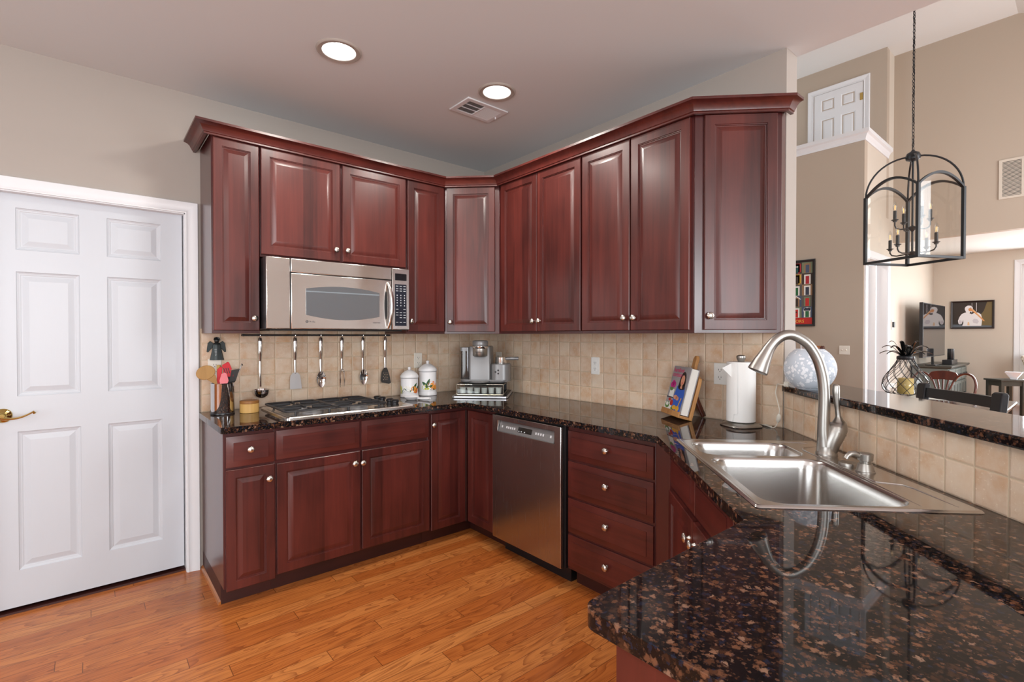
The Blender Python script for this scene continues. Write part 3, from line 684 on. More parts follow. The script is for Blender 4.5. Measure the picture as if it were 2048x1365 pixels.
def slant(m, x0, x1, h0, h1, lift=.0012): m.poly([(x0, .004 + .018 * h0 - lift, .77 + .062 * h0), (x1, .004 + .018 * h0 - lift, .77 + .062 * h0), (x1, .004 + .018 * h1 - lift, .77 + .062 * h1), (x0, .004 + .018 * h1 - lift, .77 + .062 * h1)])
slant(m, .235, .355, .26, .74); m.build('display', 'display', cpn)
for x in [.082] + [.125 + .018 * i for i in range(5)] + [.385 + .02 * i for i in range(4)] + [.505]:
    m = MB(); slant(m, x, x + .012, .38, .58); m.build('button', 'print_white', cpn)
m = MB()
for x in (.240, .262, .290): slant(m, x, x + .010, .32, .40, .0016)
m.build('display_printing', 'print_white', cpn)
letters('BOSCH', .0165, 'lettering', 'print_dark', d, face_mx(.292, -.0003, .846))
m = MB(Matrix.Translation((.254, -.0002, .852)) @ Matrix.Rotation(math.radians(90), 4, 'X')); m.lathe([(.0055, 0), (.0070, .0006), (.0055, .0008), (.0045, 0)], 18, cap0=False, cap1=False); m.box(-.0035, .0035, -.001, .001, 0, .0006); m.build('badge', 'print_dark', d)

# ------------------------------------------------------------------ gas cooktop
t = thing('cooktop', 'stainless four-burner gas cooktop with black cast-iron grates', 'cooktop', (-1.775, -.612, .914), 0)
cw, cd = .775, .520
m = MB(); m.loft([[(x, y, z) for x, y in rr(i, cw - i, i, cd - i, .022, 4)] for i, z in ((0, 0), (0, .006), (.004, .011), (.012, .012), (.022, .008), (.036, .006))]); m.build('pan', 'steel', t)
BUR = [(.175, .13), (.175, .36), (.455, .13), (.455, .36)]
for bx, by in BUR:
    q = MB().lathe([(.055, .004), (.05, .014), (.040, .018), (.038, .022)], 24, (bx, by, 0)).build('burner', 'silver_plastic', t)
    MB().lathe([(.036, .0205), (.038, .024), (.030, .029), (.004, .030)], 24, (bx, by, 0)).build('burner_cap', 'iron', q)
for gx0, gx1 in ((.016, .300), (.310, .600)):
    m = MB(); y0, y1, z = .055, .470, .034
    cor = rr(gx0, gx1, y0, y1, .02, 3)
    m.tube([(x, y, z) for x, y in cor], .0065, 8, closed=True)
    ym = (y0 + y1) / 2; xm = (gx0 + gx1) / 2
    m.tube([(gx0, ym, z), (gx1, ym, z)], .006, 8)
    for cy in (y0, y1):
        by = .15 if cy == y0 else .36
        yc = (cy + ym) / 2
        for sg in (-1, 1):
            m.tube([(xm + sg * (gx1 - gx0) / 2, yc, z), (xm + sg * .075, yc, z + .001), (xm + sg * .030, yc, z + .002)], [.0065, .010, .007], 8, (.8, 1))
        m.tube([(xm, cy, z), (xm, cy + (.055 if cy == y0 else -.055), z + .001), (xm, cy + (.078 if cy == y0 else -.078), z + .002)], [.0065, .010, .007], 8, (.8, 1))
        m.tube([(xm, ym, z), (xm, ym + (-.045 if cy == y0 else .045), z + .001), (xm, ym + (-.075 if cy == y0 else .075), z + .002)], [.0065, .010, .007], 8, (.8, 1))
    for fx, fy in ((gx0 + .05, y0), (gx1 - .05, y0), (gx0 + .05, y1), (gx1 - .05, y1)):
        m.tube([(fx, fy, z), (fx, fy, .018), (fx, fy, .008)], [.006, .007, .006], 8)
    m.build('grate', 'iron', t)
for ky in (.100, .170, .285, .350):
    m = MB().lathe([(.025, .008), (.025, .012), (.021, .014), (.021, .024), (.025, .028), (.025, .038), (.019, .043), (.003, .044)], 22, (.680, ky, 0)); m.build('knob', 'black', t)

# ------------------------------------------------------------------ sink, faucet, soap pump
t = thing('sink', 'stainless double-bowl drop-in sink set in the granite in front of the half wall', 'sink', (0, 0, .914), RD)
s0, s1, d0, d1_ = 2.022, 2.872, 1.104, 1.662
bowls = [(2.075, 2.308, 1.140, 1.515, .13), (2.340, 2.845, 1.140, 1.525, .20)]
m = MB()
outer = rr(s0, s1, d0, d1_, .012, 3)
hol = [rr(a, b, c, d, .06, 6) for a, b, c, d, _ in bowls]
m.holed(rr(s0 + .016, s1 - .016, d0 + .016, d1_ - .016, .01, 3), hol, .004)
m.loft([[(x, y, z) for x, y in rr(s0 + i, s1 - i, d0 + i, d1_ - i, .012 - .1 * i if i < .05 else .01, 3)] for i, z in ((0, 0.0005), (.003, .005), (.008, .006), (.016, .004))], False, False)
for a, b, c, d, dp in bowls:
    m.loft([[(x, y, z) for x, y in rr(a + i, b - i, c + i, d - i, max(.058 + (i * .4), .03), 6)] for i, z in ((0, .004), (.003, .002), (.006, -.006), (.010, -.03), (.016, -dp + .045), (.022, -dp + .02), (.036, -dp + .006), (.065, -dp))], False, True)
bmesh.ops.remove_doubles(m.bm, verts=m.bm.verts, dist=1e-5)
m.build('basin', 'sink_steel', t, ang=50)
for a, b, c, d, dp in bowls:
    MB().lathe([(.042, -dp + .0005), (.042, -dp + .004), (.030, -dp + .003), (.028, -dp - .001)], 24, ((a + b) / 2, (c + d) / 2 + .02, 0)).build('drain', 'chrome', t)
m = MB()
m.tube([(2.05, 1.515, .0035), (2.062, 1.575, .0045), (2.075, 1.62, .0035)], [.002, .0045, .002], 8, (1, .6))
m.tube([(2.13, 1.632, .0035), (2.16, 1.560, .0045), (2.20, 1.545, .0045), (2.58, 1.545, .0045), (2.62, 1.552, .0045), (2.645, 1.612, .0045), (2.68, 1.622, .0045), (2.835, 1.622, .0035)], [.002] + [.0045] * 6 + [.002], 8, (1, .6))
m.tube([(2.30, 1.537, .0035), (2.60, 1.537, .0045), (2.835, 1.532, .0035)], [.002, .004, .002], 8, (1, .6))
m.build('deck_ridge', 'sink_steel', t)
FS, FD = 2.262, 1.588
t = thing('faucet', 'brushed nickel pull-down gooseneck faucet at the back of the sink', 'faucet', ((-FS + FD) * R2, (-FS - FD) * R2, .919), RD)
P_ = lambda x, y: (0, (x - 730) * .00045, (1115 - y) * .00045)
# seen from the sink side the spout reaches over the bowls (local -y); the lever leans to the half wall (local +y)
MB().lathe([(.036, -.001), (.036, .004), (.033, .008), (.031, .030)], 28, (0, .008, 0)).build('base', 'nickel', t)
sp = MB().tube(smooth_path([P_(*q) for q in ((738, 1085), (730, 1000), (724, 900), (728, 700), (724, 560), (706, 440), (668, 320), (600, 210), (520, 150), (455, 128), (390, 140), (335, 180), (300, 222))]), smooth_rad([.029, .024, .021, .0192, .019, .0188, .0186, .0185, .0185, .0185, .0187, .019, .0195]), 22).build('spout', 'nickel', t)
hdp = [P_(*q) for q in ((302, 220), (284, 246), (258, 296), (228, 356), (205, 408), (196, 430), (193, 436))]
MB().tube(hdp, [.0200, .0208, .0245, .030, .035, .0365, .034], 24).build('spray_head', 'nickel', t)
MB().tube(smooth_path([P_(*q) for q in ((757, 1090), (776, 1020), (806, 950), (833, 895), (842, 862), (841, 838), (839, 800), (832, 740), (824, 670), (819, 600), (820, 550), (822, 537))]), smooth_rad([.031, .034, .036, .034, .027, .018, .0095, .0085, .0105, .0125, .011, .005]), 20).build('handle', 'nickel', t)
m = MB(); m.tube([P_(818, 928), P_(822, 920)], .0362, 18); m.build('trim_ring', 'nickel', t)
t = thing('soap_dispenser', 'brushed nickel soap pump on the sink deck right of the faucet', 'soap dispenser', ((-2.504 + 1.590) * R2, (-2.504 - 1.590) * R2, .918), RD)
MB().lathe([(.028, 0), (.028, .003), (.026, .004), (.021, .024), (.0195, .028)], 24).build('base', 'nickel', t)
MB().lathe([(.015, .028), (.0155, .036), (.021, .038), (.0225, .058), (.021, .060), (.018, .0615), (.002, .062)], 24).build('pump_head', 'nickel', t)
MB().tube([(0, -.012, .050), (0, -.032, .059), (0, -.046, .058), (0, -.056, .050), (0, -.060, .042)], [.009, .009, .0085, .008, .0085], 12).build('nozzle', 'nickel', t)
t = MB().lathe([(.029, 0), (.029, .008), (.0275, .011), (.002, .0125)], 26).build('hole_cover', 'nickel'); t.location = ((-2.425 + 1.582) * R2, (-2.425 - 1.582) * R2, .918)
tag(t, 'round nickel hole cover between the faucet and the soap pump', 'sink cover')

# ------------------------------------------------------------------ outlets and switches
def outlet(label, loc, rz, gang=1, duplex=True, m='ivory', name='wall_outlet', cat='outlet', group='kitchen wall outlets'):
    t = thing(name, label, cat, loc, rz, group)
    wd = .070 + .046 * (gang - 1)
    MB().box(-wd / 2, wd / 2, -.005, 0, -.057, .057).build('plate', m, t, bevel=.003)
    for g in range(gang):
        x = (g - (gang - 1) / 2) * .046
        if duplex:
            for z in (-.020, .020):
                q = MB(Matrix.Translation((x, -.005, z)) @ Matrix.Rotation(math.radians(90), 4, 'X')).lathe([(.0165, 0), (.0165, .0015), (.001, .0016)], 24).build('receptacle', m, t)
                MB().box(x - .0075, x - .0055, -.0072, -.006, z - .002, z + .007).box(x + .0055, x + .0075, -.0072, -.006, z - .002, z + .006).box(x - .002, x + .002, -.0072, -.006, z - .010, z - .006).build('slot', 'black', q)
        else:
            MB().loft([[(x - .005, -.005, -.010), (x + .005, -.005, -.010), (x + .005, -.005, .010), (x - .005, -.005, .010)], [(x - .0035, -.016, .002), (x + .0035, -.016, .002), (x + .0035, -.016, .009), (x - .0035, -.016, .009)]]).build('toggle', m, t)
    return t
outlet('white wall outlet on the tile behind the citrus canisters', (-.645, -.008, 1.170), 0)
outlet('white wall outlet on the tile behind the crock of utensils', (-2.0, -.008, 1.166), 0)
outlet('white wall outlet alone on the back-wall tile under the two-door cabinets', (-.008, -1.226, 1.160), math.radians(-90), m='plate_white')
outlet('two-gang white wall outlet behind the paper towel roll', (-.008, -2.105, 1.157), math.radians(-90), 2, m='plate_white')
outlet('white wall outlet in the corner behind the coffee maker', (-.008, -.205, 1.170), math.radians(-90))

# ------------------------------------------------------------------ rail of hanging utensils
t = thing('utensil_rail', 'black metal utensil rail on the tile under the microwave', 'rail', (-1.375, -.045, 1.362), 0)
MB().tube([(-.482, 0, 0), (.482, 0, 0)], .006, 10).build('bar', 'iron', t)
for x in (-.478, .474): MB().tube([(x, 0, 0), (x, .036, 0)], .007, 10).build('bracket', 'iron', t)
UX = [-1.762, -1.555, -1.393, -1.250, -1.100, -.932]
for x in UX: MB().tube([(x + 1.375, .006, .003), (x + 1.375, 0, .009), (x + 1.375, -.007, .003), (x + 1.375, -.008, -.012), (x + 1.375, -.004, -.020), (x + 1.375, .002, -.015)], .0022, 8).build('hook', 'chrome', t)
HG = 'utensils hanging from the rail'
def handle(t, z1, zs, m='chrome', wd=.0125):
    """hollow-looking chrome handle from z1 (top) down to zs, then a slim shank"""
    MB().tube([(0, 0, z1), (0, 0, z1 - .012), (0, -.001, z1 - .03), (0, -.002, z1 - .07), (0, -.001, z1 - .11), (0, 0, z1 - .135), (0, 0, z1 - .15)], [.004, .011, wd, wd * .95, .0105, .0085, .0075], 12, (.6, 1)).build('handle', m, t)
    MB().tube([(0, 0, z1 - .148), (0, 0, zs)], [.0075, .0065], 10, (.35, 1)).build('shank', m, t)
UY = -.040
def hang(name, label, x): return thing(name, label, 'utensil', (x, UY - .006, 0), 0, HG)
Z1 = 1.352
t = hang('ladle', 'chrome soup ladle hanging first from the left on the rail', UX[0]); handle(t, Z1, 1.045)
MB(Matrix.Translation((0, -.022, 0))).lathe([(.001, .978), (.022, .981), (.038, .994), (.046, 1.012), (.049, 1.030), (.047, 1.030), (.043, 1.012), (.034, .996), (.018, .984), (.001, .982)], 26).build('bowl', 'chrome', t)
t = hang('spatula', 'solid spatula with a pale grey blade hanging second from the left', UX[1]); handle(t, Z1, 1.115)
b = [(-.016, 1.122), (-.030, 1.105), (-.034, 1.07), (-.036, 1.018), (.036, 1.018), (.034, 1.07), (.028, 1.105), (.014, 1.122)]
MB().loft([[(x, y - .01 * (z < 1.05), z) for x, z in b] for y in (-.002, .001)]).build('blade', mat('pale_steel_blade', (.55, .55, .56), .35, metal=.6), t)
def spoon_bowl(t, slots=False):
    lp = []
    for i in range(9):
        f = i / 8; z = 1.122 - .104 * f; wd = .031 * math.sin(PI * (.10 + .84 * f)) ** .8; dp = .010 * math.sin(PI * f)
        lp.append([(wd * math.cos(a), -.004 + dp * (1 - math.cos(a) ** 2) * .9 - .003, z) for a in [PI * k / 8 for k in range(9)]] + [(wd * math.cos(a) * .96, -.006 + dp * (1 - math.cos(a) ** 2) * .9 - .003, z) for a in [PI * k / 8 for k in range(8, -1, -1)]])
    q = MB().loft(lp).build('bowl', 'chrome', t)
    if slots:
        m = MB()
        for sx in (-.012, 0, .012): m.box(sx - .002, sx + .002, -.0095, .006, 1.05, 1.09)
        m.build('slot', 'black', q)
t = hang('serving_spoon', 'chrome solid spoon hanging third from the left', UX[2]); handle(t, Z1, 1.118); spoon_bowl(t)
t = hang('meat_fork', 'two-pronged chrome meat fork hanging between the two spoons', UX[3]); handle(t, Z1, 1.130)
m = MB()
for sg in (-1, 1): m.tube([(0, 0, 1.133), (sg * .010, -.002, 1.118), (sg * .0145, -.004, 1.10), (sg * .0145, -.006, 1.05), (sg * .014, -.003, 1.008)], [.005, .0045, .004, .0032, .001], 8)
m.build('prongs', 'chrome', t)
t = hang('slotted_spoon', 'chrome slotted spoon hanging second from the right', UX[4]); handle(t, Z1, 1.118); spoon_bowl(t, True)
t = hang('slotted_turner', 'dark perforated turner hanging last on the right of the rail', UX[5]); handle(t, Z1, 1.122)
b = [(-.012, 1.128), (-.030, 1.098), (-.037, 1.04), (-.030, 1.022), (.026, 1.010), (.042, 1.016), (.034, 1.06), (.020, 1.105), (.010, 1.128)]
q = MB().loft([[(x, y, z) for x, z in b] for y in (-.003, 0)]).build('blade', 'mesh_grey', t)
m = MB()
for r in range(5):
    for c_ in range(3): m.lathe([(.003, 0), (.003, .0006)], 8, (0, 0, 0)) if 0 else m.box(-.016 + c_ * .013 + (r % 2) * .006 - .002, -.016 + c_ * .013 + (r % 2) * .006 + .002, -.0036, -.003, 1.042 + r * .012 - .002, 1.042 + r * .012 + .002)
m.build('perforation', 'tile', q)

# ------------------------------------------------------------------ crock with utensils, angel, bamboo box
KX, KY = -1.985, -.150
t = thing('utensil_crock', 'polished steel crock full of cooking utensils beside the door', 'utensil holder', (KX, KY, .914), 0)
MB().lathe([(.040, .0), (.058, .001), (.060, .006), (.060, .172), (.0615, .175), (.060, .177), (.0575, .175), (.0575, .010), (.001, .008)], 40).build('body', 'chrome', t)
MB().lathe([(.0600, .0005), (.0612, .002), (.0612, .008), (.0603, .010)], 40, cap0=False, cap1=False).build('base_ring', 'black', t)
CG = 'utensils in the steel crock'
def inc(name, label): return thing(name, label, 'utensil', (KX, KY, .93), 0, CG)
def blade(t, nm, pts, y0, y1, m): return MB().loft([[(x, y, z) for x, z in pts] for y in (y0, y1)]).build(nm, m, t, bevel=.0015)
t = inc('wooden_spoon', 'worn wooden spoon with a round bowl leaning left out of the crock')
MB().tube([(.010, -.02, .01), (-.030, -.025, .15), (-.052, -.03, .185)], .007, 10).build('handle', 'beech', t)
lp = [(-.088 + .046 * math.cos(a) + .006 * math.sin(a), .225 + .040 * math.sin(a)) for a in [2 * PI * k / 20 for k in range(20)]]
q = MB().loft([[(x * 1.0, y, z) for x, z in lp] for y in (-.042, -.034)]).build('bowl', 'beech', t, bevel=.003)
MB().loft([[(-.030, y, .150), (-.044, y, .160), (-.104, y, .200), (-.060, y, .232), (-.040, y, .205)] for y in (-.040, -.032)]).build('neck', 'beech', t)
t = inc('red_spatula', 'narrow red silicone spatula standing upright in the crock')
MB().tube([(-.01, .01, .01), (-.02, -.012, .17)], .006, 8).build('handle', 'red_sil', t)
blade(t, 'head', [(-.034, .150), (-.010, .150), (-.006, .250), (-.012, .256), (-.030, .240)], -.030, -.022, 'red_sil')
t = inc('slotted_spatula', 'red slotted turner leaning right out of the crock')
MB().tube([(-.012, .02, .01), (.012, -.01, .19)], .005, 8).build('handle', 'red_sil', t)
q = blade(t, 'head', [(.012, .196), (.050, .194), (.052, .215), (.030, .276), (.022, .280), (-.006, .262), (.0, .225)], -.026, -.019, 'red_sil')
m = MB()
for k in range(3): x = .008 + .011 * k; m.loft([[(x, y, .215), (x + .005, y, .214), (x - .004, y, .245), (x - .009, y, .246)] for y in (-.0268, -.026)])
m.build('slot', 'print_dark', q)
t = inc('pink_scraper', 'pink silicone scraper in the front of the crock')
MB().tube([(.0, -.02, .01), (-.004, -.044, .16)], .006, 8).build('handle', 'pink_sil', t)
blade(t, 'head', [(-.020, .158), (.014, .155), (.022, .175), (.012, .215), (.002, .222), (-.014, .215), (-.024, .175)], -.052, -.044, 'pink_sil')
t = inc('wooden_utensil', 'pale wooden-handled utensil standing at the back of the crock')
MB().tube([(-.008, .03, .01), (-.014, .02, .20), (-.015, .018, .262)], [.007, .010, .011], 10).build('handle', 'candle', t)
t = inc('wire_strainer', 'small wire-mesh strainer leaning right out of the crock')
MB().tube([(.03, -.02, .01), (.045, -.015, .15), (.088, -.01, .235), (.098, -.01, .268), (.102, -.012, .256)], .0032, 8).build('handle', 'chrome', t)
m = MB(); m.loft([[(.028 + .0 * a, -.03, .165), (.060, -.005, .160), (.064, -.02, .17)], [(.040, -.03, .232), (.088, -.006, .236), (.080, -.03, .232)]]); m.build('mesh_cone', 'mesh_grey', t)
m = MB(); m.tube([(.036, -.032, .232), (.062, -.040, .238), (.090, -.010, .238), (.062, .004, .236)], .0022, 8, closed=True); m.build('rim', 'chrome', t)
t = inc('black_turner', 'black plastic turner low in the crock behind the pink scraper')
MB().tube([(.02, .0, .01), (.035, -.015, .16)], .006, 8).build('handle', 'black', t)
blade(t, 'head', [(.008, .150), (.058, .150), (.056, .195), (.012, .195)], -.018, -.013, 'black')

t = thing('angel_figure', 'dark pewter angel figure hung on the tile above the utensil crock', 'ornament', (-1.991, -.009, 1.216), 0)
MB(Matrix.Scale(.55, 4, (0, 1, 0)) @ Matrix.Translation((0, -.030, 0))).lathe([(.036, 0), (.035, .006), (.030, .03), (.024, .06), (.020, .078), (.021, .088), (.014, .100), (.008, .104)], 18, flute=(9, .05)).build('robe', 'pewter', t)
m = MB(); m.sphere((0, -.018, .114), .0135, 14, 8, (1, .8, 1)); m.build('head', 'pewter', t)
m = MB(); m.tube([(-.012, -.02, .118), (-.010, -.016, .128), (0, -.014, .132), (.010, -.016, .128), (.014, -.018, .115)], .005, 8); m.build('hair', 'black', t)
for sg in (-1, 1):
    MB().loft([[(sg * x, y, z) for x, z in ((.014, .098), (.032, .112), (.044, .100), (.048, .070), (.050, .048), (.042, .046), (.030, .062), (.018, .074))] for y in (-.008, -.001)]).build('wing', 'pewter', t, bevel=.002)
m = MB()
for k in range(9):
    m.box(-.010 - .0006 * k, -.003, -.031 - .0004 * k, -.024, .006 + .007 * k, .009 + .007 * k)
m.build('scarf', mat('light_pewter', (.30, .31, .31), .4, metal=.6), t)

t = thing('bamboo_box', 'round bamboo salt box with a flat lid on the granite beside the crock', 'box', (-1.855, -.190, .914), 0)
MB().lathe([(.048, 0), (.0505, .002), (.0505, .052), (.0495, .053)], 36).build('body', 'bamboo', t)
MB().lathe([(.0490, .0532), (.0508, .055), (.0508, .068), (.049, .070), (.001, .070)], 36).build('lid', 'bamboo_lid', t)

# ------------------------------------------------------------------ canisters and spoon rest
def canister(label, x, y, r, h, fruit):
    t = thing('canister', label, 'canister', (x, y, .914), 0, 'citrus canisters')
    b = MB().lathe([(r * .98, 0), (r * 1.05, .003), (r * 1.05, .022), (r * 1.0, .028), (r, .03), (r, h - .012), (r * .98, h - .010)], 36).build('body', 'ceramic', t)
    MB().lathe([(r * 1.04, h - .010), (r * 1.06, h - .006), (r * 1.06, h + .004), (r * 1.0, h + .010), (r * .86, h + .022), (r * .55, h + .038), (r * .18, h + .048)], 36).build('lid', 'ceramic', t)
    MB().lathe([(r * .17, h + .046), (r * .15, h + .052), (r * .20, h + .060), (r * .16, h + .068), (.001, h + .070)], 18).build('lid_knob', 'ceramic', t)
    MB().lathe([(r * 1.003, h - .013), (r * 1.008, h - .0115), (r * 1.003, h - .010)], 36, cap0=False, cap1=False).build('rim_line', 'print_dark', t)
    # painted citrus pattern, wrapped on the body
    cols = ['orange', 'leaf', 'lemon', 'blossom', 'apricot']
    ms = [flat(224, 110, 40), flat(38, 86, 44), flat(196, 200, 60), flat(250, 248, 240), flat(240, 160, 70)]
    m = MB()
    def blob(a0, z0, ra, rz, mi, tilt=0, n=14, pinch=0):
        m.mi = mi; pts = []
        for k in range(n):
            th = 2 * PI * k / n; u = ra * math.cos(th) * (1 - pinch * abs(math.cos(th)) ** 3 * 0); v = rz * math.sin(th)
            if pinch: v *= (1 - math.cos(th) ** 2) ** .3
            uu = u * math.cos(tilt) - v * math.sin(tilt); vv = u * math.sin(tilt) + v * math.cos(tilt)
            a = a0 + uu / r; q = r + .0006 + .00012 * blob.k
            pts.append((q * math.cos(a), q * math.sin(a), z0 + vv))
        blob.k += 1; m.poly(pts)
    blob.k = 0
    for a0, z0, ra, rz, mi, tl, pn in fruit: blob(math.radians((a0 - 282) * 1.45 + 243), z0 * 1.08, ra * 1.6, rz * 1.55, mi, tl, 14, pn)
    m.build('painted_fruit', ms, b)
F1 = [(232, .052, .010, .020, 2, .2, 0), (256, .052, .022, .006, 1, .9, 1), (270, .060, .018, .012, 3, 0, 0), (262, .068, .010, .007, 3, .4, 0), (280, .046, .020, .006, 1, -.4, 1), (302, .055, .014, .015, 4, 0, 0), (312, .047, .014, .013, 0, 0, 0), (306, .072, .020, .006, 1, 1.0, 1), (290, .040, .012, .005, 3, 0, 0), (322, .060, .018, .006, 1, .8, 1)]
F2 = [(268, .060, .016, .012, 2, .2, 0), (300, .072, .022, .021, 0, 0, 0), (300, .070, .012, .014, 4, 0, 0), (280, .085, .024, .007, 1, 1.2, 1), (268, .078, .020, .007, 1, 2.4, 1), (288, .062, .018, .006, 1, .5, 1), (284, .050, .010, .006, 3, 0, 0), (306, .046, .018, .005, 1, .1, 1), (276, .050, .012, .005, 2, 0, 0), (318, .058, .010, .012, 4, .2, 0)]
canister('shorter white citrus-painted canister in front', -.790, -.140, .062, .150, F1)
canister('taller white citrus-painted canister behind the shorter one', -.632, -.130, .065, .190, F2)
t = thing('spoon_rest', 'white ceramic spoon rest in front of the canisters', 'spoon rest', (-.862, -.300, .914), 0)
MB(Matrix.Scale(1.0, 4)).lathe([(.030, 0), (.034, .002), (.052, .020), (.0535, .024), (.050, .022), (.032, .006), (.001, .005)], 28).build('dish', 'ceramic', t)
MB().tube([(.030, -.035, .012), (.048, -.072, .011), (.064, -.112, .013), (.072, -.130, .016)], [.010, .012, .015, .010], 12, (1, .7)).build('handle', 'ceramic', t)

# ------------------------------------------------------------------ coffee maker on its pod drawer and tray
TF = math.radians(-45)
def corner(name, label, cat, group=None, z=.914): return thing(name, label, cat, (0, 0, z), TF, group)
t = corner('serving_tray', 'silver-edged tray with a black mat under the coffee maker', 'tray')
TR = Matrix.Translation((.063, -.475, 0))
m = MB(TR); m.loft([[(x, y, z) for x, y in rr(-.200 + i, .200 - i, -.24 + i, .24 - i, .02, 4)] for i, z in ((.006, 0), (0, .004), (0, .014), (.006, .016), (.010, .012))]); m.build('rim', mat('satin_aluminium', (.62, .63, .66), .35, metal=.85), t)
m = MB(TR); m.prism(rr(-.188, .188, -.228, .228, .015, 4), .0122, .0135); m.build('mat', 'black', t)
t = corner('pod_drawer', 'wire-framed clear drawer of coffee pods under the coffee maker', 'coffee pod drawer', None, .9285)
x0, x1, y0, y1, hh = -.120, .223, -.622, -.30, .076
m = MB(); m.tube([(x, y0, z) for x, z in rr(x0, x1, .002, hh, .006, 3)], .0024, 6, closed=True); m.tube([(x, y1, z) for x, z in rr(x0, x1, .002, hh, .006, 3)], .0024, 6, closed=True)
for x in (x0, x1):
    for z in (.004, hh - .002): m.tube([(x, y0, z), (x, y1, z)], .0024, 6)
m.build('wire_frame', mat('champagne_wire', (.66, .62, .52), .3, metal=.9), t)
MB().box(x0, x1, y0 + .012, y1, hh - .003, hh + .003).build('top_shelf', 'black', t)
MB().box(x0 + .004, x1 - .004, y0 + .006, y0 + .008, .006, hh - .008).build('drawer_front', 'acrylic', t)
MB().box(x0 + .004, x1 - .004, y0 + .02, y1 - .01, .003, .007).build('drawer_floor', 'black', t)
MB().box(x0 + .006, x0 + .05, y1 - .014, y1 - .01, .006, hh - .008).box(x0 + .006, x1 - .006, y1 - .014, y1 - .010, .006, hh - .01).build('drawer_back', 'black', t)
pw = ['first pod from the left in the clear drawer', 'second pod from the left in the clear drawer', 'third pod from the left, with a foil rim, in the drawer', 'fourth pod from the left, with a foil rim, in the drawer', 'second pod from the right in the clear drawer', 'last pod on the right in the clear drawer']
for i in range(6):
    o = thing('coffee_pod', 'white coffee ' + pw[i], 'coffee pod', (0, 0, .9285 + .0075), TF, 'coffee pods in the drawer')
    cx = x0 + .040 + i * .0527
    MB().lathe([(.0185, 0), (.019, .002), (.0222, .040), (.0228, .042)], 20, (cx, y0 + .040, 0)).build('cup', 'pod', o)
    MB().lathe([(.0235, .0422), (.0258, .043), (.0258, .045), (.001, .0455)], 20, (cx, y0 + .040, 0)).build('foil_lid', 'silver_plastic' if i in (2, 3) else 'pod', o)
t = corner('coffee_maker', 'silver pod coffee maker with milk frother in the corner of the counter', 'coffee maker', None, 1.0085)
m = MB(); m.loft([[(x, y, z) for x, y in rr(-.106 + i, .250 - i, -.585 + i, -.345 - i, .05, 5)] for i, z in ((.02, 0), (.004, .008), (0, .018), (0, .026))]); m.build('base', 'silver_plastic', t)
m = MB(); m.loft([[(x, y, z) for x, y in rr(-.040, .120, -.560, -.36, .016, 4)] for z in (.010, .262)] + [[(x, y, .272) for x, y in rr(-.034, .114, -.554, -.366, .012, 4)]]); bd = m.build('body', 'silver_plastic', t)
m = MB(); m.loft([[(x, y, z) for x, y in rr(.121, .264, -.575, -.40, .055, 6)] for z in (.012, .136)] + [[(x, y, .142) for x, y in rr(.127, .258, -.569, -.406, .05, 6)]]); fr = m.build('frother_base', 'silver_plastic', t)
for bx, bz in ((-.012, 0), (.008, .011), (.008, -.012)):
    MB(Matrix.Translation((.172, -.5757, .085)) @ Matrix.Rotation(math.radians(90), 4, 'X')).lathe([(.0068, 0), (.0068, .0016), (.001, .002)], 14, (bx, bz, 0)).build('button', 'black', fr)
MB().lathe([(.042, .138), (.043, .142), (.0425, .186), (.043, .190), (.001, .190)], 28, (.192, -.49, 0)).build('frothing_cup', 'steel', t)
MB().tube([(.222, -.50, .178), (.26, -.505, .180), (.325, -.510, .181)], [.010, .0125, .0125], 12).build('frother_handle', 'silver_plastic', t)
hdm = MB().lathe([(.044, .195), (.050, .199), (.0545, .205), (.0555, .255)], 32, (.045, -.555, 0)).build('brew_head', 'nickel', t)
MB().lathe([(.057, .255), (.062, .262), (.062, .272), (.057, .276)], 32, (.045, -.552, 0)).build('brew_lever_ring', 'chrome', t)
MB().lathe([(.056, .276), (.058, .282), (.058, .306), (.054, .313), (.040, .316), (.001, .316)], 32, (.045, -.552, 0)).build('lid', 'silver_plastic', t)
m = MB(); m.loft([[(x, y, z) for x, y in rr(-.112, -.042, -.52, -.37, .02, 4)] for z in (.022, .235)]); m.build('water_tank', 'tank', t)
m = MB(); m.loft([[(x, y, z) for x, y in rr(-.114, -.040, -.523, -.367, .02, 4)] for z in (.2352, .250, .262)]); m.build('tank_lid', 'silver_plastic', t)
MB().lathe([(.066, .006), (.078, .010), (.080, .018), (.070, .022), (.001, .021)], 32, (.042, -.575, 0)).build('drip_tray', 'silver_plastic', t)
letters('KEURIG', .0125, 'lettering', 'print_dark', hdm, face_mx(.040, -.6108, .226), depth=.0008)

# ------------------------------------------------------------------ cookbook on its easel
EZ = math.radians(236)
E0 = (-.098, -1.815, .914)
t = thing('cookbook_easel', 'wooden paddle-shaped book easel on the granite against the tile', 'book stand', E0, EZ)
tl = math.radians(15)
LEAN = Matrix.Translation((0, 0, .012)) @ Matrix.Rotation(-tl, 4, 'X')
m = MB(LEAN); m.loft([[(x, y, z) for x, z in ([(-.008, 0), (.212, 0), (.212, .20), (.206, .225), (.16, .245), (.132, .262), (.124, .29), (.126, .325), (.116, .345), (.098, .345), (.086, .325), (.088, .29), (.08, .262), (.05, .245), (0, .225), (-.008, .20)])] for y in (.030, .048)]); m.build('backboard', 'easel', t, bevel=.003)
m = MB(LEAN); m.box(-.008, .212, -.024, .030, .0, .014).box(-.008, .212, -.032, -.024, 0, .030); m.build('ledge', 'easel', t, bevel=.002)
MB().tube([(.106, .075, .215), (.106, .165, .006)], .010, 8, (1.4, .5)).build('prop_leg', 'mahogany', t)
bk = thing('cookbook', 'cookbook with a woman in blue on its cover, standing on the wooden easel', 'book', E0, EZ)
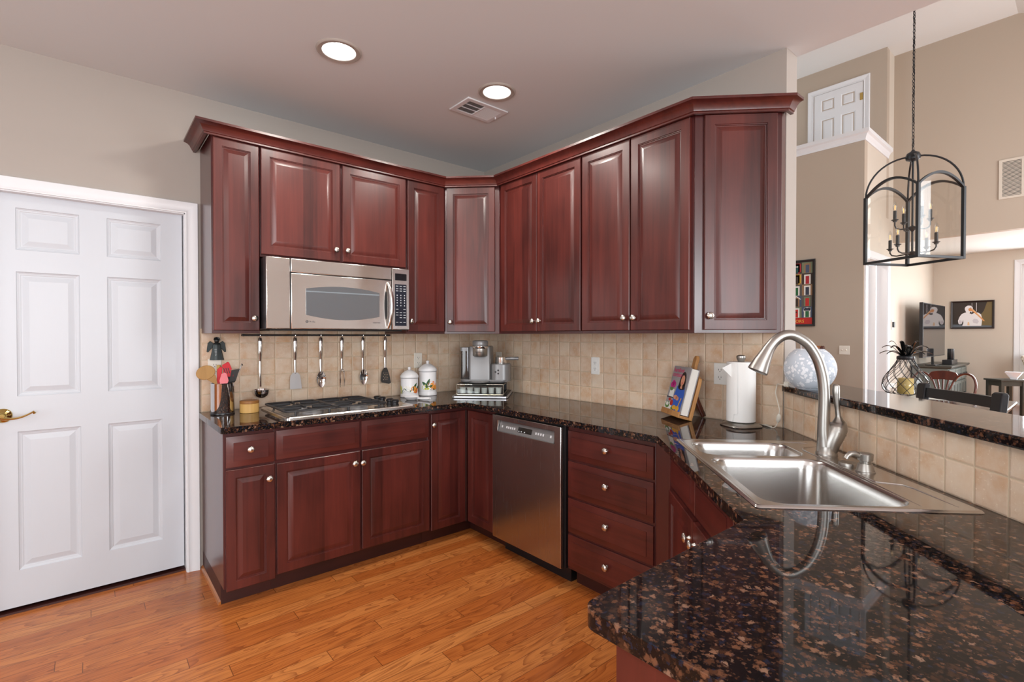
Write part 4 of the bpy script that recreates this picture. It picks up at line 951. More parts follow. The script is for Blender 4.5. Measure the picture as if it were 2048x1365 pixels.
LB = LEAN @ Matrix.Translation((0, 0, .0150))
m = MB(LB); m.box(.003, .199, -.018, .022, .003, .250).build('pages', 'pages', bk)
m = MB(LB); m.box(0, .2045, -.0215, -.018, 0, .2545).box(0, .2045, .022, .0255, 0, .2545).box(0, .003, -.0215, .0255, 0, .2545); cv = m.build('cover', flat(150, 148, 152, .3), bk, bevel=.0008)
cols = [flat(206, 60, 110), flat(44, 92, 190), flat(36, 24, 24), flat(214, 150, 120), flat(232, 232, 228), flat(190, 40, 130), flat(90, 130, 60), flat(224, 170, 50), flat(180, 40, 36), flat(60, 60, 70), flat(200, 28, 50)]
m = MB(LB @ Matrix(((1, 0, 0, 0), (0, 0, -1, -.0217), (0, 1, 0, 0), (0, 0, 0, 1))))
def art(mi, pts, k=0): m.mi = mi; m.poly([(x, z, .0001 * k) for x, z in pts])
def ell(cx, cz, rx, rz, n=16): return [(cx + rx * math.cos(2 * PI * i / n), cz + rz * math.sin(2 * PI * i / n)) for i in range(n)]
art(10, [(0, 0), (.2045, 0), (.2045, .010), (0, .010)], 1)
art(9, [(.0, .075), (.19, .075), (.19, .082), (0, .082)], 1)
art(4, [(.02, .082), (.075, .082), (.072, .125), (.024, .125)], 1); art(4, [(.0, .012), (.09, .012), (.09, .05), (0, .05)], 1)
art(6, ell(.035, .130, .022, .016), 2); art(5, ell(.030, .148, .018, .016), 3); art(5, ell(.055, .150, .020, .018), 3); art(5, ell(.042, .160, .018, .016), 3)
art(1, [(.085, .012), (.19, .012), (.196, .10), (.185, .145), (.160, .160), (.120, .160), (.095, .145), (.080, .09)], 3)
art(2, ell(.142, .178, .034, .050), 4); art(2, [(.108, .178), (.178, .178), (.182, .135), (.165, .13), (.120, .13), (.104, .14)], 4)
art(3, ell(.142, .180, .021, .029), 5); art(3, [(.130, .135), (.154, .135), (.150, .160), (.136, .160)], 5); art(10, [(.134, .168), (.150, .168), (.146, .164), (.138, .164)], 6)
art(3, ell(.105, .085, .024, .012), 5); art(3, ell(.128, .080, .018, .011), 5)
art(6, ell(.030, .035, .026, .018), 5); art(4, ell(.028, .040, .016, .010), 6); art(8, ell(.075, .050, .018, .016), 5); art(8, ell(.045, .066, .016, .008), 5); art(7, ell(.118, .030, .024, .012), 6); art(7, ell(.155, .028, .020, .014), 6); art(7, [(.150, .03), (.158, .03), (.178, .085), (.170, .088)], 6); art(6, ell(.098, .022, .02, .01), 5)
m.build('cover_picture', cols, cv, smooth=False)
L1 = LB @ face_mx(.012, -.0218, .222); L2 = LB @ face_mx(.008, -.0218, .196)
letters('barefoot', .034, 'title_lettering', cols[0], cv, L1, .0003, 'LEFT', .0004)
letters('contessa', .034, 'title_lettering', cols[0], cv, L2, .0003, 'LEFT', .0004)

# ------------------------------------------------------------------ paper towels
t = thing('paper_towel_holder', 'brushed nickel paper towel stand by the corner of the tiled half wall', 'paper towel holder', (-.112, -2.240, .914), math.radians(20))
MB().lathe([(.088, 0), (.090, .004), (.086, .009), (.066, .020), (.050, .024), (.001, .025)], 48, flute=(4, .07)).build('base', 'nickel', t)
MB().tube([(0, 0, .02), (0, 0, .318)], .007, 12).build('post', 'nickel', t)
MB().lathe([(.014, .314), (.016, .322), (.021, .332), (.0225, .340), (.021, .346), (.015, .350), (.001, .351)], 22).build('finial', 'nickel', t)
t = thing('paper_towel_roll', 'white paper towel roll with a loose folded corner on the nickel stand', 'paper towels', (-.112, -2.240, .940), 0)
MB().lathe([(.018, 0), (.066, 0), (.0665, .002), (.0665, .288), (.066, .290), (.018, .290), (.018, .0)], 48, cap0=False, cap1=False).build('roll', 'paper', t)
a0 = math.radians(192)
m = MB(); L = []
for i in range(9):
    a = a0 - i * .11; r = .0668 + .0002 * (8 - i) + (.002 * (1 - i / 8))
    L.append([(r * math.cos(a), r * math.sin(a), z) for z in (.002 if i > 2 else .04 + .0 * i, .286)])
m.loft([[p for p in q] + [(p[0] * 1.012, p[1] * 1.012, p[2]) for p in q[::-1]] for q in L]); m.build('loose_sheet', 'paper', t)
ex, ey = -.0675 * math.cos(math.radians(12)), -.0675 * math.sin(math.radians(12))
m = MB(); m.loft([[(-.0655, .0135 + dy, .286), (-.0655, .0135 + dy, .215), (-.098, .046 + dy, .262)] for dy in (0, .0012)]); m.build('folded_corner', 'paper', t, smooth=False)

# ------------------------------------------------------------------ globe lamp and its cord
GX, GY = -.126, -2.552
t = thing('globe_lamp', 'round frosted glass lamp with white flower pattern on the end of the granite bar', 'lamp', (GX, GY, 1.123), 0)
pr = [(.048, 0), (.050, .003)]
for i in range(1, 22):
    a = math.radians(-60 + 117 * i / 21); pr.append((.1025 * math.cos(a), .0905 + .1025 * math.sin(a)))
z1 = pr[-1][1]; pr += [(pr[-1][0] - .002, z1 + .001), (pr[-1][0] - .008, z1 - .006), (.07, z1 - .03)]
MB().lathe(pr, 48, cap1=False).build('shade', 'frosted', t)
MB().lathe([(.022, .004), (.022, .05), (.010, .055), (.024, .075), (.026, .10), (.001, .12)], 20).build('socket', 'ceramic', t)
t = thing('lamp_cord', 'white lamp cord with an inline switch hanging from the bar onto the counter', 'cord', (-.048, -2.388, .914), 0)
def rel(ps, o): return [(x - o[0], y - o[1], z - o[2]) for x, y, z in ps]
O_ = (-.048, -2.388, .914)
A_ = rel([(-.150, -2.470, 1.130), (-.122, -2.448, 1.130), (-.095, -2.440, 1.1275), (-.072, -2.418, 1.128), (-.040, -2.383, 1.127), (-.034, -2.376, 1.112), (-.040, -2.374, 1.085), (-.052, -2.386, 1.053), (-.065, -2.398, 1.027), (-.072, -2.405, 1.005), (-.070, -2.402, .985)], O_)
B_ = rel([(-.060, -2.392, .948), (-.056, -2.386, .930), (-.054, -2.374, .918), (-.060, -2.362, .917), (-.035, -2.330, .917), (-.018, -2.300, .917), (-.014, -2.322, .919), (-.040, -2.356, .920), (-.062, -2.360, .921), (-.040, -2.325, .921), (-.016, -2.285, .919), (-.014, -2.25, .918), (-.014, -2.19, .918)], O_)
MB().tube(smooth_path(A_), .0024, 8).build('cable', 'cord', t)
MB().tube(smooth_path(B_), .0024, 8).build('cable', 'cord', t)
MB().tube(rel([(-.0705, -2.4025, .990), (-.0702, -2.402, .984), (-.069, -2.401, .975), (-.064, -2.396, .958), (-.061, -2.393, .949), (-.0605, -2.3925, .945)], O_), [.003, .007, .010, .010, .007, .003], 12, (1, .65)).build('inline_switch', 'cord', t)
o = MB().box(-.016, .016, -.012, .012, 0, .022).build('power_adapter', 'cord', None, bevel=.004); rot(o, math.radians(20), (-.098, -2.445, 1.1235)); tag(o, 'small white plug block on the bar beside the globe lamp', 'plug')

# ------------------------------------------------------------------ hanging lantern
LZ = 2.07
t = thing('lantern_pendant', 'large black iron lantern with glass panes and arched top hanging by a chain', 'pendant light', (3.51, -2.202, LZ), math.radians(-28))
hs, ph = .262, .672
arcp = lambda n=16: [(-hs + 2 * hs * i / n, ph - .012 + .125 * math.sin(PI * i / n) ** .85) for i in range(n + 1)]
for sx_ in (-1, 1):
    for sy_ in (-1, 1):
        MB().box(sx_ * hs - .0135, sx_ * hs + .0135, sy_ * hs - .0135, sy_ * hs + .0135, 0, ph).build('post', 'lantern_iron', t, bevel=.002)
for k in range(4):
    mz = Matrix.Rotation(k * PI / 2, 4, 'Z')
    m = MB(mz); m.box(-hs, hs, -hs - .012, -hs + .012, 0, .024); m.build('bottom_rail', 'lantern_iron', t, bevel=.002)
    m = MB(mz); m.loft([[(x, -hs - .012, z - .010), (x, -hs + .012, z - .010), (x, -hs + .012, z + .012), (x, -hs - .012, z + .012)] for x, z in arcp()]); m.build('face_arch', 'lantern_iron', t)
    m = MB(mz); lp = [(-hs + .012, .022), (hs - .012, .022)] + [(min(max(x, -hs + .012), hs - .012), z - .008) for x, z in arcp()[::-1]]
    m.loft([[(x, y, z) for x, z in lp] for y in (-hs - .0015, -hs + .0015)]); m.build('pane', 'lantern_glass', t, smooth=False)
    m = MB(Matrix.Rotation(k * PI / 2 + PI / 4, 4, 'Z')); n = 12
    m.tube([(.05 + (hs * S2 - .05) * math.cos(PI / 2 * (1 - i / n)) if 0 else .04 + (hs * S2 - .04) * math.sin(PI / 2 * i / n), 0, ph - .01 + .355 * math.cos(PI / 2 * i / n)) for i in range(n + 1)], .0085, 8); m.build('crown_arch', 'lantern_iron', t)
MB().lathe([(.02, ph + .300), (.055, ph + .315), (.062, ph + .345), (.050, ph + .375), (.018, ph + .395), (.010, ph + .41)], 24).build('hub', 'lantern_iron', t)
MB().tube([(0, 0, .06), (0, 0, ph + .32)], .009, 10).build('stem', 'lantern_iron', t)
MB().lathe([(.004, .045), (.012, .055), (.034, .075), (.040, .090), (.015, .105)], 20).build('lower_hub', 'lantern_iron', t)
MB().lathe([(.004, .290), (.012, .298), (.030, .318), (.036, .335), (.014, .350)], 20).build('upper_hub', 'lantern_iron', t)
for tier, (r, zh, zc, off) in enumerate(((.205, .085, .150, 0), (.150, .325, .405, PI / 4 + .25))):
    for k in range(4):
        mz = Matrix.Rotation(k * PI / 2 + off + .12, 4, 'Z')
        m = MB(mz); m.tube([(.03, 0, zh), (r * .7, 0, zh - .006), (r * .92, 0, zh + .006), (r, 0, zh + .030), (r, 0, zc)], .0065, 8)
        m.lathe([(.016, zc - .012), (.018, zc), (.030, zc + .006), (.030, zc + .010), (.014, zc + .012)], 16, (r, 0, 0)); am = m.build('candle_arm', 'lantern_iron', t)
        MB(mz).lathe([(.0145, zc + .010), (.0145, zc + .095)], 14, (r, 0, 0)).build('candle_sleeve', 'lantern_iron', am)
        MB(mz).lathe([(.009, zc + .096), (.012, zc + .102), (.0185, zc + .130), (.017, zc + .150), (.009, zc + .178), (.002, zc + .192)], 16, (r, 0, 0)).build('bulb', 'bottle_glass', am)
        m = MB(mz)
        for dx in (-.005, .005): m.tube([(r + dx, 0, zc + .105), (r + dx * .8, .002, zc + .150)], .0016, 6)
        m.build('filament', 'filament', am)
m = MB(); z = ph + .405; i = 0
while z < VAULT - LZ - .04:
    lk = [(.010 * math.cos(a), .0, z + .020 + .021 * math.sin(a)) for a in [2 * PI * q / 10 for q in range(10)]]
    if i % 2: lk = [(y, x, zz) for x, y, zz in lk]
    m.tube(lk, .0032, 5, closed=True); z += .034; i += 1
m.build('chain', 'lantern_iron', t)
MB().tube([(.006 * math.sin(q * 1.3), .006 * math.cos(q * 1.3), ph + .40 + q * .10) for q in range(29) if ph + .4 + q * .1 < VAULT - LZ], .003, 6).build('cable', 'black', t)
MB().lathe([(.065, VAULT - LZ - .004), (.06, VAULT - LZ - .02), (.02, VAULT - LZ - .035), (.008, VAULT - LZ - .045)], 24).build('canopy', 'lantern_iron', t)

# ------------------------------------------------------------------ dining table, chairs, bar stool
t = thing('dining_table', 'dark dining table in the bright room beyond the bar', 'table', (3.54, -2.15, 0), 0)
MB().prism(rr(-.49, .49, -.75, .75, .12, 5), .722, .75).build('tabletop', mat('polished_dark_tabletop', srgb(52, 40, 34), .12), t, bevel=.006)
MB().box(-.40, .40, -.65, .65, .63, .722).build('apron', 'black_wood', t)
for x in (-.39, .39):
    for y in (-.64, .64): MB().box(x - .035, x + .035, y - .035, y + .035, 0, .722).build('leg', 'black_wood', t, bevel=.004)
o = MB().box(-.16, .16, -.23, .23, 0, .002).build('placemat', flat(232, 230, 222)); o.location = (3.72, -2.38, .7505); tag(o, 'white placemat on the dining table below the black lantern', 'placemat')

def dining_chair(label, loc, rz):
    t = thing('dining_chair', label, 'chair', loc, rz, 'mahogany dining chairs')
    MB().loft([[(x, y, z) for x, y in ((-.26, .24), (.26, .24), (.22, -.20), (-.22, -.20))] for z in (.40, .44)]).build('seat_frame', 'mahogany', t, bevel=.006)
    MB().loft([[(x * k, y * k + .01, z) for x, y in ((-.25, .23), (.25, .23), (.21, -.18), (-.21, -.18))] for z, k in ((.441, 1), (.465, .98), (.478, .85))]).build('seat', flat(150, 130, 104), t, bevel=.01)
    for x, y in ((-.23, .21), (.23, .21)): MB().loft([[(x + a * w_, y + b * w_, z) for a, b in ((-1, -1), (1, -1), (1, 1), (-1, 1))] for z, w_ in ((0, .014), (.40, .022))]).build('leg', 'mahogany', t)
    for x in (-.21, .21): MB().tube([(x, -.30, 0), (x, -.24, .20), (x, -.20, .42)], [.015, .018, .02], 8).build('leg', 'mahogany', t)
    yb = lambda z: -.205 - .16 * max(0, z - .44)
    for sg in (-1, 1):
        pts = [(.205, .42), (.225, .55), (.25, .68), (.268, .80), (.262, .875), (.235, .925), (.19, .945), (.145, .93), (.11, .895), (.095, .86)]
        MB().tube(smooth_path([(sg * x, yb(z), z) for x, z in pts], 3), .0165, 8, (1, .75)).build('back_loop', 'mahogany', t)
    cr_ = [(-.13, .915), (-.105, .955), (-.05, .968), (0, .972), (.05, .968), (.105, .955), (.13, .915), (.105, .865), (.08, .80), (.035, .70), (.03, .46), (-.03, .46), (-.035, .70), (-.08, .80), (-.105, .865)]
    inner = []
    m = MB(); 
    up = [(-.13, .915), (-.105, .955), (-.05, .968), (0, .972), (.05, .968), (.105, .955), (.13, .915), (.105, .868), (.05, .872), (0, .876), (-.05, .872), (-.105, .868)]
    m.loft([[(x, yb(z) + d_, z) for x, z in up] for d_ in (-.012, .012)]); m.build('crest', 'mahogany', t, bevel=.004)
    m = MB(); 
    for k in (-2, -1, 0, 1, 2): m.tube([(k * .011, yb(.47), .47), (k * .012, yb(.60), .60), (k * .024, yb(.74), .74), (k * .047, yb(.88), .88)], [.008, .008, .008, .009], 6)
    m.build('splat', 'mahogany', t)
    return t
dining_chair('carved mahogany dining chair on the far side of the table, facing the bar', (4.36, -2.265, 0), math.radians(90))
dining_chair('mahogany dining chair glimpsed behind the globe lamp', (2.79, -1.575, 0), math.radians(-90))
dining_chair('mahogany dining chair cut off at the right edge, beside the black stool', (2.62, -3.13, 0), math.radians(-52))

sc_ = ((-1.390 + 2.45) * R2, (-1.390 - 2.45) * R2, 0)
t = thing('bar_stool', 'black wooden ladder-back stool drawn up to the granite bar', 'stool', sc_, RD + PI)
# local +y points to the bar, so the back stands at -y
MB().box(-.21, .21, -.22, .20, .70, .735).build('seat', 'black_wood', t, bevel=.01)
for x in (-.19, .19):
    MB().box(x - .02, x + .02, .15, .19, 0, .70).build('leg', 'black_wood', t, bevel=.004)
for x in (-.247, .247):
    MB().loft([[(x + a * .030, y + b * .018, z) for a, b in ((-1, -1), (1, -1), (1, 1), (-1, 1))] for z, y in ((0, -.22), (.74, -.23), (1.075, -.265))] + [[(x + a * .022, -.267 + b * .014, 1.087) for a, b in ((-1, -1), (1, -1), (1, 1), (-1, 1))]]).build('back_post', 'black_wood', t, bevel=.006)
for z0, z1_ in ((1.008, 1.062), (.90, .95), (.80, .85)):
    MB().loft([[(x, -.232 - .10 * (z - .74) + d_ - .016 * math.cos(PI * x / .5), z) for z, d_ in ((z0, -.011), (z0, .011), (z1_, .011), (z1_, -.011))] for x in [-.235 + .47 * i / 8 for i in range(9)]]).build('back_slat', 'black_wood', t)
for y, z in ((.17, .25), (-.22, .32)): MB().box(-.19, .19, y - .012, y + .012, z - .018, z + .018).build('stretcher', 'black_wood', t)
for x in (-.20, .20): MB().tube([(x, -.22, .30), (x, .17, .28)], .014, 8).build('stretcher', 'black_wood', t)

# ------------------------------------------------------------------ pineapple candle lantern on the table
t = thing('pineapple_lantern', 'glass pineapple lantern in black wire with black metal leaves on the table', 'lantern', (3.80, -2.10, .7515), 0)
pf = [(.10, 0), (.15, .012), (.185, .055), (.196, .105), (.18, .165), (.145, .225), (.105, .285), (.075, .335), (.062, .372)]
MB().lathe(pf, 40, cap1=False).build('glass_body', 'bottle_glass', t)
m = MB()
def rad(z):
    for (r0, z0), (r1, z1_) in zip(pf, pf[1:]):
        if z0 <= z <= z1_: return r0 + (r1 - r0) * (z - z0) / (z1_ - z0)
    return pf[-1][0]
for k in range(12):
    for sg in (-1, 1):
        m.tube([((rad(z) + .004) * math.cos(2 * PI * k / 12 + sg * z * 4.2), (rad(z) + .004) * math.sin(2 * PI * k / 12 + sg * z * 4.2), z) for z in [.372 * i / 16 for i in range(17)]], .0028, 5)
m.build('wire_net', 'lantern_iron', t)
MB().lathe([(.070, .362), (.076, .372), (.074, .395), (.055, .405), (.001, .407)], 24).build('collar', 'lantern_iron', t)
def leaf(a, r, h, dr):
    mz = Matrix.Rotation(a, 4, 'Z'); L = []
    for i in range(9):
        f = i / 8; x = .03 + r * f; z = .395 + h * math.sin(PI * .62 * f) / math.sin(PI * .5) - dr * f * f; wd = .017 * math.sin(PI * (.16 + .80 * f)) + .001
        L.append([(x, -wd, z), (x, 0, z + .006), (x, wd, z), (x, 0, z - .003)])
    return MB(mz).loft(L)
for k in range(8): leaf(2 * PI * k / 8 + .2, .185, .075, .045).build('leaf', 'black_gloss', t)
for k in range(7): leaf(2 * PI * k / 7, .165, .125, .030).build('leaf', 'black_gloss', t)
for k in range(5): leaf(2 * PI * k / 5 + .5, .11, .165, .015).build('leaf', 'black_gloss', t)
MB().lathe([(.02, .395), (.034, .42), (.036, .46), (.026, .50), (.010, .515)], 16).build('bud', 'black_gloss', t)
o = MB().lathe([(.066, 0), (.068, .004), (.068, .155), (.064, .16), (.02, .152), (.001, .151)], 28).build('candle', 'candle'); o.location = (3.80, -2.10, .765); tag(o, 'thick ivory candle inside the glass pineapple lantern', 'candle')

# ------------------------------------------------------------------ sitting room furniture
t = thing('tv_cabinet', 'grey-green painted cabinet with drawers under the television', 'cabinet', (7.24, -1.93, 0), 0)
cw, cd = 1.52, .44
MB().box(0, cw, 0.02, cd, .06, .86).build('carcass', 'green_wood', t)
MB().loft([[(x, y, z) for x, y in ((-i, -i), (cw + i, -i), (cw + i, cd), (-i, cd))] for i, z in ((.0, .855), (.018, .865), (.03, .878), (.03, .90))]).build('top', 'dark_green', t)
MB().box(.03, cw - .03, .05, cd, 0, .06).build('plinth', 'green_wood', t)
for k in range(3):
    x0 = .03 + k * .495
    q = front(t, 'drawer', x0, x0 + .47, .655, .84, [(0, .019), (0, .002), (.002, 0), (.03, 0), (.036, .004)], None, 'green_wood')
    for dx in (.13, .34): MB(Matrix.Translation((dx, 0, .092)) @ Matrix.Rotation(math.radians(90), 4, 'X')).lathe([(.006, 0), (.006, .012), (.015, .018), (.012, .026), (.001, .027)], 14).build('knob', 'black', q)
for k in range(3):
    x0 = .03 + k * .495
    for j in (0, 1):
        xa = x0 + j * .238
        q = front(t, 'door', xa, xa + .232, .09, .635, [(0, .019), (0, .002), (.002, 0), (.045, 0), (.048, .010)], None, 'green_wood')
        MB(Matrix.Translation((.21 if j == 0 else .022, 0, .34)) @ Matrix.Rotation(math.radians(90), 4, 'X')).lathe([(.006, 0), (.006, .012), (.014, .018), (.001, .026)], 14).build('knob', 'black', q)
t = thing('television', 'large flat television standing on the grey-green cabinet', 'television', (7.58, -1.70, .90), 0)
MB().box(-.80, .80, .0, .045, .13, .95).build('casing', 'black', t, bevel=.004)
MB().box(-.785, .785, -.0015, .001, .145, .938).build('screen', 'screen', t)
MB().box(-.035, .035, .01, .035, .01, .14).build('neck', 'black', t)
MB().box(-.30, .30, -.065, .065, 0, .012).build('base', 'black', t, bevel=.003)
o = MB().box(0, .46, 0, .12, 0, .075).build('cable_box', 'black', bevel=.004); o.location = (7.72, -1.89, .9005); tag(o, 'black cable box on the cabinet in front of the television', 'media box')
o = MB().lathe([(.042, 0), (.044, .004), (.044, .165), (.040, .17), (.001, .17)], 24).build('cylinder_speaker', 'black'); o.location = (8.02, -1.83, .976); tag(o, 'black cylinder speaker standing on the cable box', 'speaker')

def picture(name, label, cat, loc, rz, wd, ht, fw, fm, dep=.025):
    t = thing(name, label, cat, loc, rz)
    m = MB(); m.loft([[(x, y, z) for x, z in ((i, i), (wd - i, i), (wd - i, ht - i), (i, ht - i))] for i, y in ((0, 0), (0, -dep), (fw * .3, -dep - .002), (fw, -dep + .006), (fw, -.004))], True, False); m.build('frame', fm, t, smooth=False)
    return t
t = picture('pelican_picture', 'framed photograph of a white pelican on the sitting-room wall', 'picture', (X3 - .001, -1.700, 1.475), math.radians(-90), .55, .475, .026, mat('dark_brown_frame', srgb(40, 26, 24), .4))
m = MB(Matrix(((1, 0, 0, 0), (0, 0, -1, -.0065), (0, 1, 0, 0), (0, 0, 0, 1))))
pc = [flat(52, 44, 38), flat(236, 234, 236), flat(218, 150, 90), flat(112, 96, 60), flat(96, 104, 112), flat(210, 206, 212), flat(30, 26, 24), flat(236, 196, 150)]
art(0, [(.024, .024), (.526, .024), (.526, .452), (.024, .452)], 0)
art(3, [(.36, .03), (.526, .03), (.526, .452), (.46, .452), (.42, .30), (.36, .2)], 1); art(4, [(.024, .024), (.526, .024), (.526, .050), (.30, .062), (.024, .075)], 2)
for x, wd in ((.27, .004), (.325, .007)): art(5, [(x, .29), (x + wd, .29), (x + wd, .44), (x, .44)], 1)
art(1, [(.15, .048), (.39, .048), (.395, .09), (.40, .17), (.385, .24), (.345, .275), (.30, .265), (.26, .24), (.245, .26), (.22, .285), (.18, .275), (.14, .25), (.115, .205), (.095, .14), (.10, .095), (.12, .075), (.145, .09), (.16, .15), (.165, .10)], 3)
art(1, [(.21, .06), (.27, .06), (.265, .25), (.285, .32), (.28, .365), (.255, .392), (.22, .395), (.19, .375), (.18, .34), (.19, .305), (.205, .27), (.205, .2)], 4)
art(5, [(.29, .10), (.34, .085), (.36, .12), (.34, .16), (.30, .17), (.28, .14)], 5); art(5, [(.10, .10), (.13, .085), (.148, .10), (.14, .14), (.11, .15)], 5)
art(2, [(.225, .335), (.235, .30), (.275, .298), (.34, .225), (.415, .128), (.432, .125), (.425, .143), (.36, .235), (.29, .325), (.26, .35), (.235, .35)], 6)
art(7, [(.25, .325), (.28, .318), (.34, .245), (.40, .165), (.36, .235), (.29, .325)], 7); art(7, [(.215, .06), (.245, .06), (.235, .12), (.22, .11)], 6)
art(6, ell(.258, .355, .006, .005), 8); art(6, [(.245, .255), (.275, .255), (.262, .29), (.25, .29)], 5)
m.build('photograph', pc, t, smooth=False)
t = picture('doors_poster', 'framed poster of many coloured front doors hanging on the stair wall', 'poster', (X1 - .001, -.322, 1.483), math.radians(-90), .60, .90, .030, 'black')
m = MB(Matrix(((1, 0, 0, 0), (0, 0, -1, -.0065), (0, 1, 0, 0), (0, 0, 0, 1))))
dc = [flat(92, 86, 80), flat(176, 30, 40), flat(34, 78, 74), flat(206, 166, 60), flat(70, 84, 110), flat(40, 104, 60), flat(234, 232, 226), flat(60, 44, 34), flat(52, 56, 72), flat(196, 40, 34), flat(150, 116, 84), flat(24, 24, 26), flat(120, 130, 100)]
art(0, [(.028, .028), (.572, .028), (.572, .872), (.028, .872)], 0)
art(9, [(.030, .030), (.570, .030), (.570, .118), (.030, .118)], 2)
# door colours per cell: (surround, door, extra)
cells = [[(6, 4, 0), (12, 3, 0), (1, 2, 1), (10, 4, 0)], [(10, 7, 0), (6, 9, 0), (3, 7, 3), (6, 1, 0)], [(6, 8, 0), (3, 10, 0), (6, 5, 0), (6, 8, 0)], [(12, 5, 0), (6, 8, 0), (10, 7, 2), (12, 9, 0)], [(6, 2, 0), (4, 8, 0), (6, 9, 0), (6, 5, 4)]]
cwid, chei = .1355, .150
for r, row in enumerate(cells):
    for c_, (sr, dr_, exx) in enumerate(row):
        x0 = .030 + c_ * cwid; z0 = .868 - (r + 1) * chei
        bgc = (0, 12, 10, 4, 7)[(r * 3 + c_ * 2) % 5]
        art(bgc, [(x0 + .002, z0 + .002), (x0 + cwid - .002, z0 + .002), (x0 + cwid - .002, z0 + chei - .002), (x0 + .002, z0 + chei - .002)], 1)
        art(sr, [(x0 + .028, z0 + .004), (x0 + .108, z0 + .004), (x0 + .108, z0 + .132), (x0 + .028, z0 + .132)], 2)
        if exx in (1, 3): art(sr, [(x0 + .012, z0 + .02), (x0 + .124, z0 + .02), (x0 + .124, z0 + .138), (x0 + .012, z0 + .138)], 2)
        if exx == 2: art(6, [(x0 + .012, z0 + .105), (x0 + .068, z0 + .148), (x0 + .124, z0 + .105), (x0 + .116, z0 + .098), (x0 + .068, z0 + .134), (x0 + .020, z0 + .098)], 4)
        if exx == 4: art(6, ell(x0 + .068, z0 + .098, .046, .042), 2); art(8, ell(x0 + .068, z0 + .100, .034, .030), 3); art(6, [(x0 + .028, z0 + .004), (x0 + .108, z0 + .004), (x0 + .108, z0 + .094), (x0 + .028, z0 + .094)], 4)
        dh = .088 if exx == 4 else .112
        art(dr_, [(x0 + .046, z0 + .006), (x0 + .090, z0 + .006), (x0 + .090, z0 + dh), (x0 + .046, z0 + dh)], 5)
        if exx == 1: art(6, ell(x0 + .056, z0 + .095, .010, .009), 6); art(6, ell(x0 + .080, z0 + .095, .010, .009), 6)
        if r == 4 and c_ == 2: art(11, ell(x0 + .068, z0 + .078, .010, .009), 6)
ps = m.build('poster_print', dc, t, smooth=False)
letters('DOORS', .058, 'lettering', flat(236, 196, 80), ps, face_mx(.368, -.0071, .052), .0002)

outlet('double light switch on the taupe stair wall, left of the white closet opening', (X1 - .0005, -1.262, 1.172), math.radians(-90), 2, False, 'ivory', 'light_switch', 'switch', None)
t = thing('thermostat', 'small dark thermostat on a white plate on the bright wall by the closet opening', 'thermostat', (6.16, Y1, 1.515), 0)
MB().box(-.045, .045, -.008, 0, -.07, .07).build('plate', 'plate_white', t, bevel=.003)
MB().box(-.025, .045, -.028, -.008, -.04, .04).build('dial', 'black', t, bevel=.006)
t = thing('wall_vent', 'beige louvred return-air grille high on the big taupe wall', 'vent', (XB - .0005, -2.545, 3.065), math.radians(-90))
m = MB(Matrix(((1, 0, 0, 0), (0, 0, -1, 0), (0, 1, 0, 0), (0, 0, 0, 1))))
m.slab([(0, 0), (.62, 0), (.62, .49), (0, .49)], [[(x, .03), (x + .17, .03), (x + .17, .46), (x, .46)] for x in (.03, .225, .42)], 0, .012); m.build('frame', 'wall_sit', t)
m = MB()
for x in (.03, .225, .42):
    for k in range(26): z = .036 + k * .0163; m.loft([[(xx, -.002, z + .009), (xx, -.009, z), (xx, -.007, z + .010)] for xx in (x, x + .17)])
m.build('louvre', 'wall_sit', t); MB().box(.02, .60, -.0015, 0, .02, .47).build('backing', 'pewter', t)

t = thing('side_table', 'dark painted side table by the bright window', 'table', (7.85, -2.435, 0), math.radians(47))
tw, tdp = .27, .36
MB().box(-.03, tw, -tdp, .03, .675, .70).build('tabletop', 'dark_green', t, bevel=.003)
MB().box(.0, tw - .03, -tdp + .03, 0, .60, .675).build('apron', 'dark_green', t)
for x in (.01, tw - .045):
    for y in (-.01, -tdp + .045): MB().box(x - .02, x + .025, y - .025, y + .02, 0, .675).build('leg', 'dark_green', t)
t = MB().loft([[(math.cos(a) * r, math.sin(a) * r, z) for a in [PI / 4 + PI / 2 * i for i in range(4)]] for r, z in ((.05, 0), (.05, .012), (.135, .11), (.125, .11), (.045, .018))]).build('glass_bowl', mat('faceted_clear_crystal', (.82, .84, .88), .08, spec=.8)); t.location = (8.03, -2.55, .701); tag(t, 'square flared crystal bowl on the dark side table', 'bowl')
t = thing('upholstered_chair', 'cream diamond-patterned upholstered chair in front of the window', 'chair', (8.60, -3.20, 0), PI)
MB().loft([[(x, y + (z - .40) * -.30 * -1 * -1, z) for x, y in ((-.26, -.30), (.26, -.30), (.26, -.42), (-.26, -.42))] for z in (.30, .70, 1.03)] + [[(x, -.52, 1.05) for x in (-.25, .25)] + [(x, -.58, 1.05) for x in (.25, -.25)]]).build('backrest', 'fabric', t, bevel=.02)
MB().box(-.26, .26, -.36, .30, .26, .46).build('seat', 'fabric', t, bevel=.03)
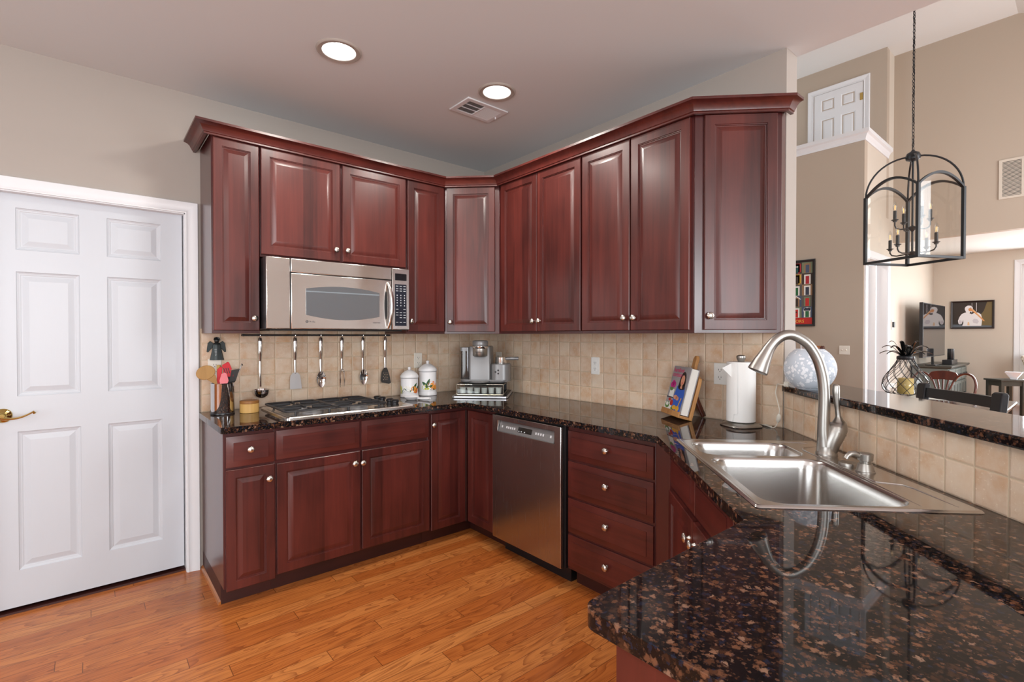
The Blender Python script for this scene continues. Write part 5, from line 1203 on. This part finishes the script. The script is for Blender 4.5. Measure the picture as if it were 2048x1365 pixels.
for x in (-.21, .21):
    for y in (-.30, .25): MB().box(x - .02, x + .02, y - .02, y + .02, 0, .26).build('leg', 'mahogany', t)

# stair hand rail with its balusters
t = thing('stair_rail', 'honey oak stair handrail with white balusters, curling level at its end', 'stair rail', (4.45, -1.10, 0), 0)
rp = smooth_path([(0, 1.0, 2.05), (0, .55, 1.62), (0, .30, 1.378), (0, .227, 1.300), (0, .140, 1.232), (0, .055, 1.200), (0, -.020, 1.196)], 4)
MB().tube(rp, .034, 12, (.85, 1.0)).build('handrail', 'oak_rail', t)
m = MB(Matrix.Translation((0, -.034, 1.196)) @ Matrix.Rotation(math.radians(90), 4, 'X')); m.lathe([(.026, -.022), (.036, -.014), (.036, -.004), (.030, .004), (.036, .010), (.030, .018), (.001, .020)], 18); m.build('rail_cap', 'mahogany', t)
for y, z in ((.29, 1.34), (.21, 1.26), (.45, 1.50), (.60, 1.64), (.75, 1.79)): MB().tube([(0, y, .0), (0, y, z)], .014, 8).build('baluster', 'white', t)
MB().box(-.045, .045, .03, .12, 0, 1.17).build('newel_post', 'white', t, bevel=.006)

# shrub outside the sitting-room window
m = MB()
for i in range(240):
    a, b_, r = rnd.uniform(0, 2 * PI), rnd.uniform(-1, 1), rnd.uniform(.35, .62)
    c = Vector((r * math.cos(a) * math.sqrt(1 - b_ * b_), r * math.sin(a) * math.sqrt(1 - b_ * b_) * 1.4, 1.55 + r * b_ * 1.2))
    d = Vector((rnd.uniform(-1, 1), rnd.uniform(-1, 1), rnd.uniform(-.3, .6))).normalized() * .13; e = d.orthogonal().normalized() * .05
    m.poly([tuple(c), tuple(c + d * .5 + e), tuple(c + d), tuple(c + d * .5 - e)])
t = thing('garden_shrub', 'leafy green shrub outside the sitting-room window', 'shrub', (12.0, -3.25, -.12), 0)
m.build('foliage', flat(108, 140, 84), t, smooth=False)
MB().tube([(0, 0, 0), (.02, .02, 1.0)], .04, 8).build('stem', 'mahogany', t)
struct(MB().box(9.0, 30, -20, 12, -.3, -.12), 'ground', flat(170, 176, 150))
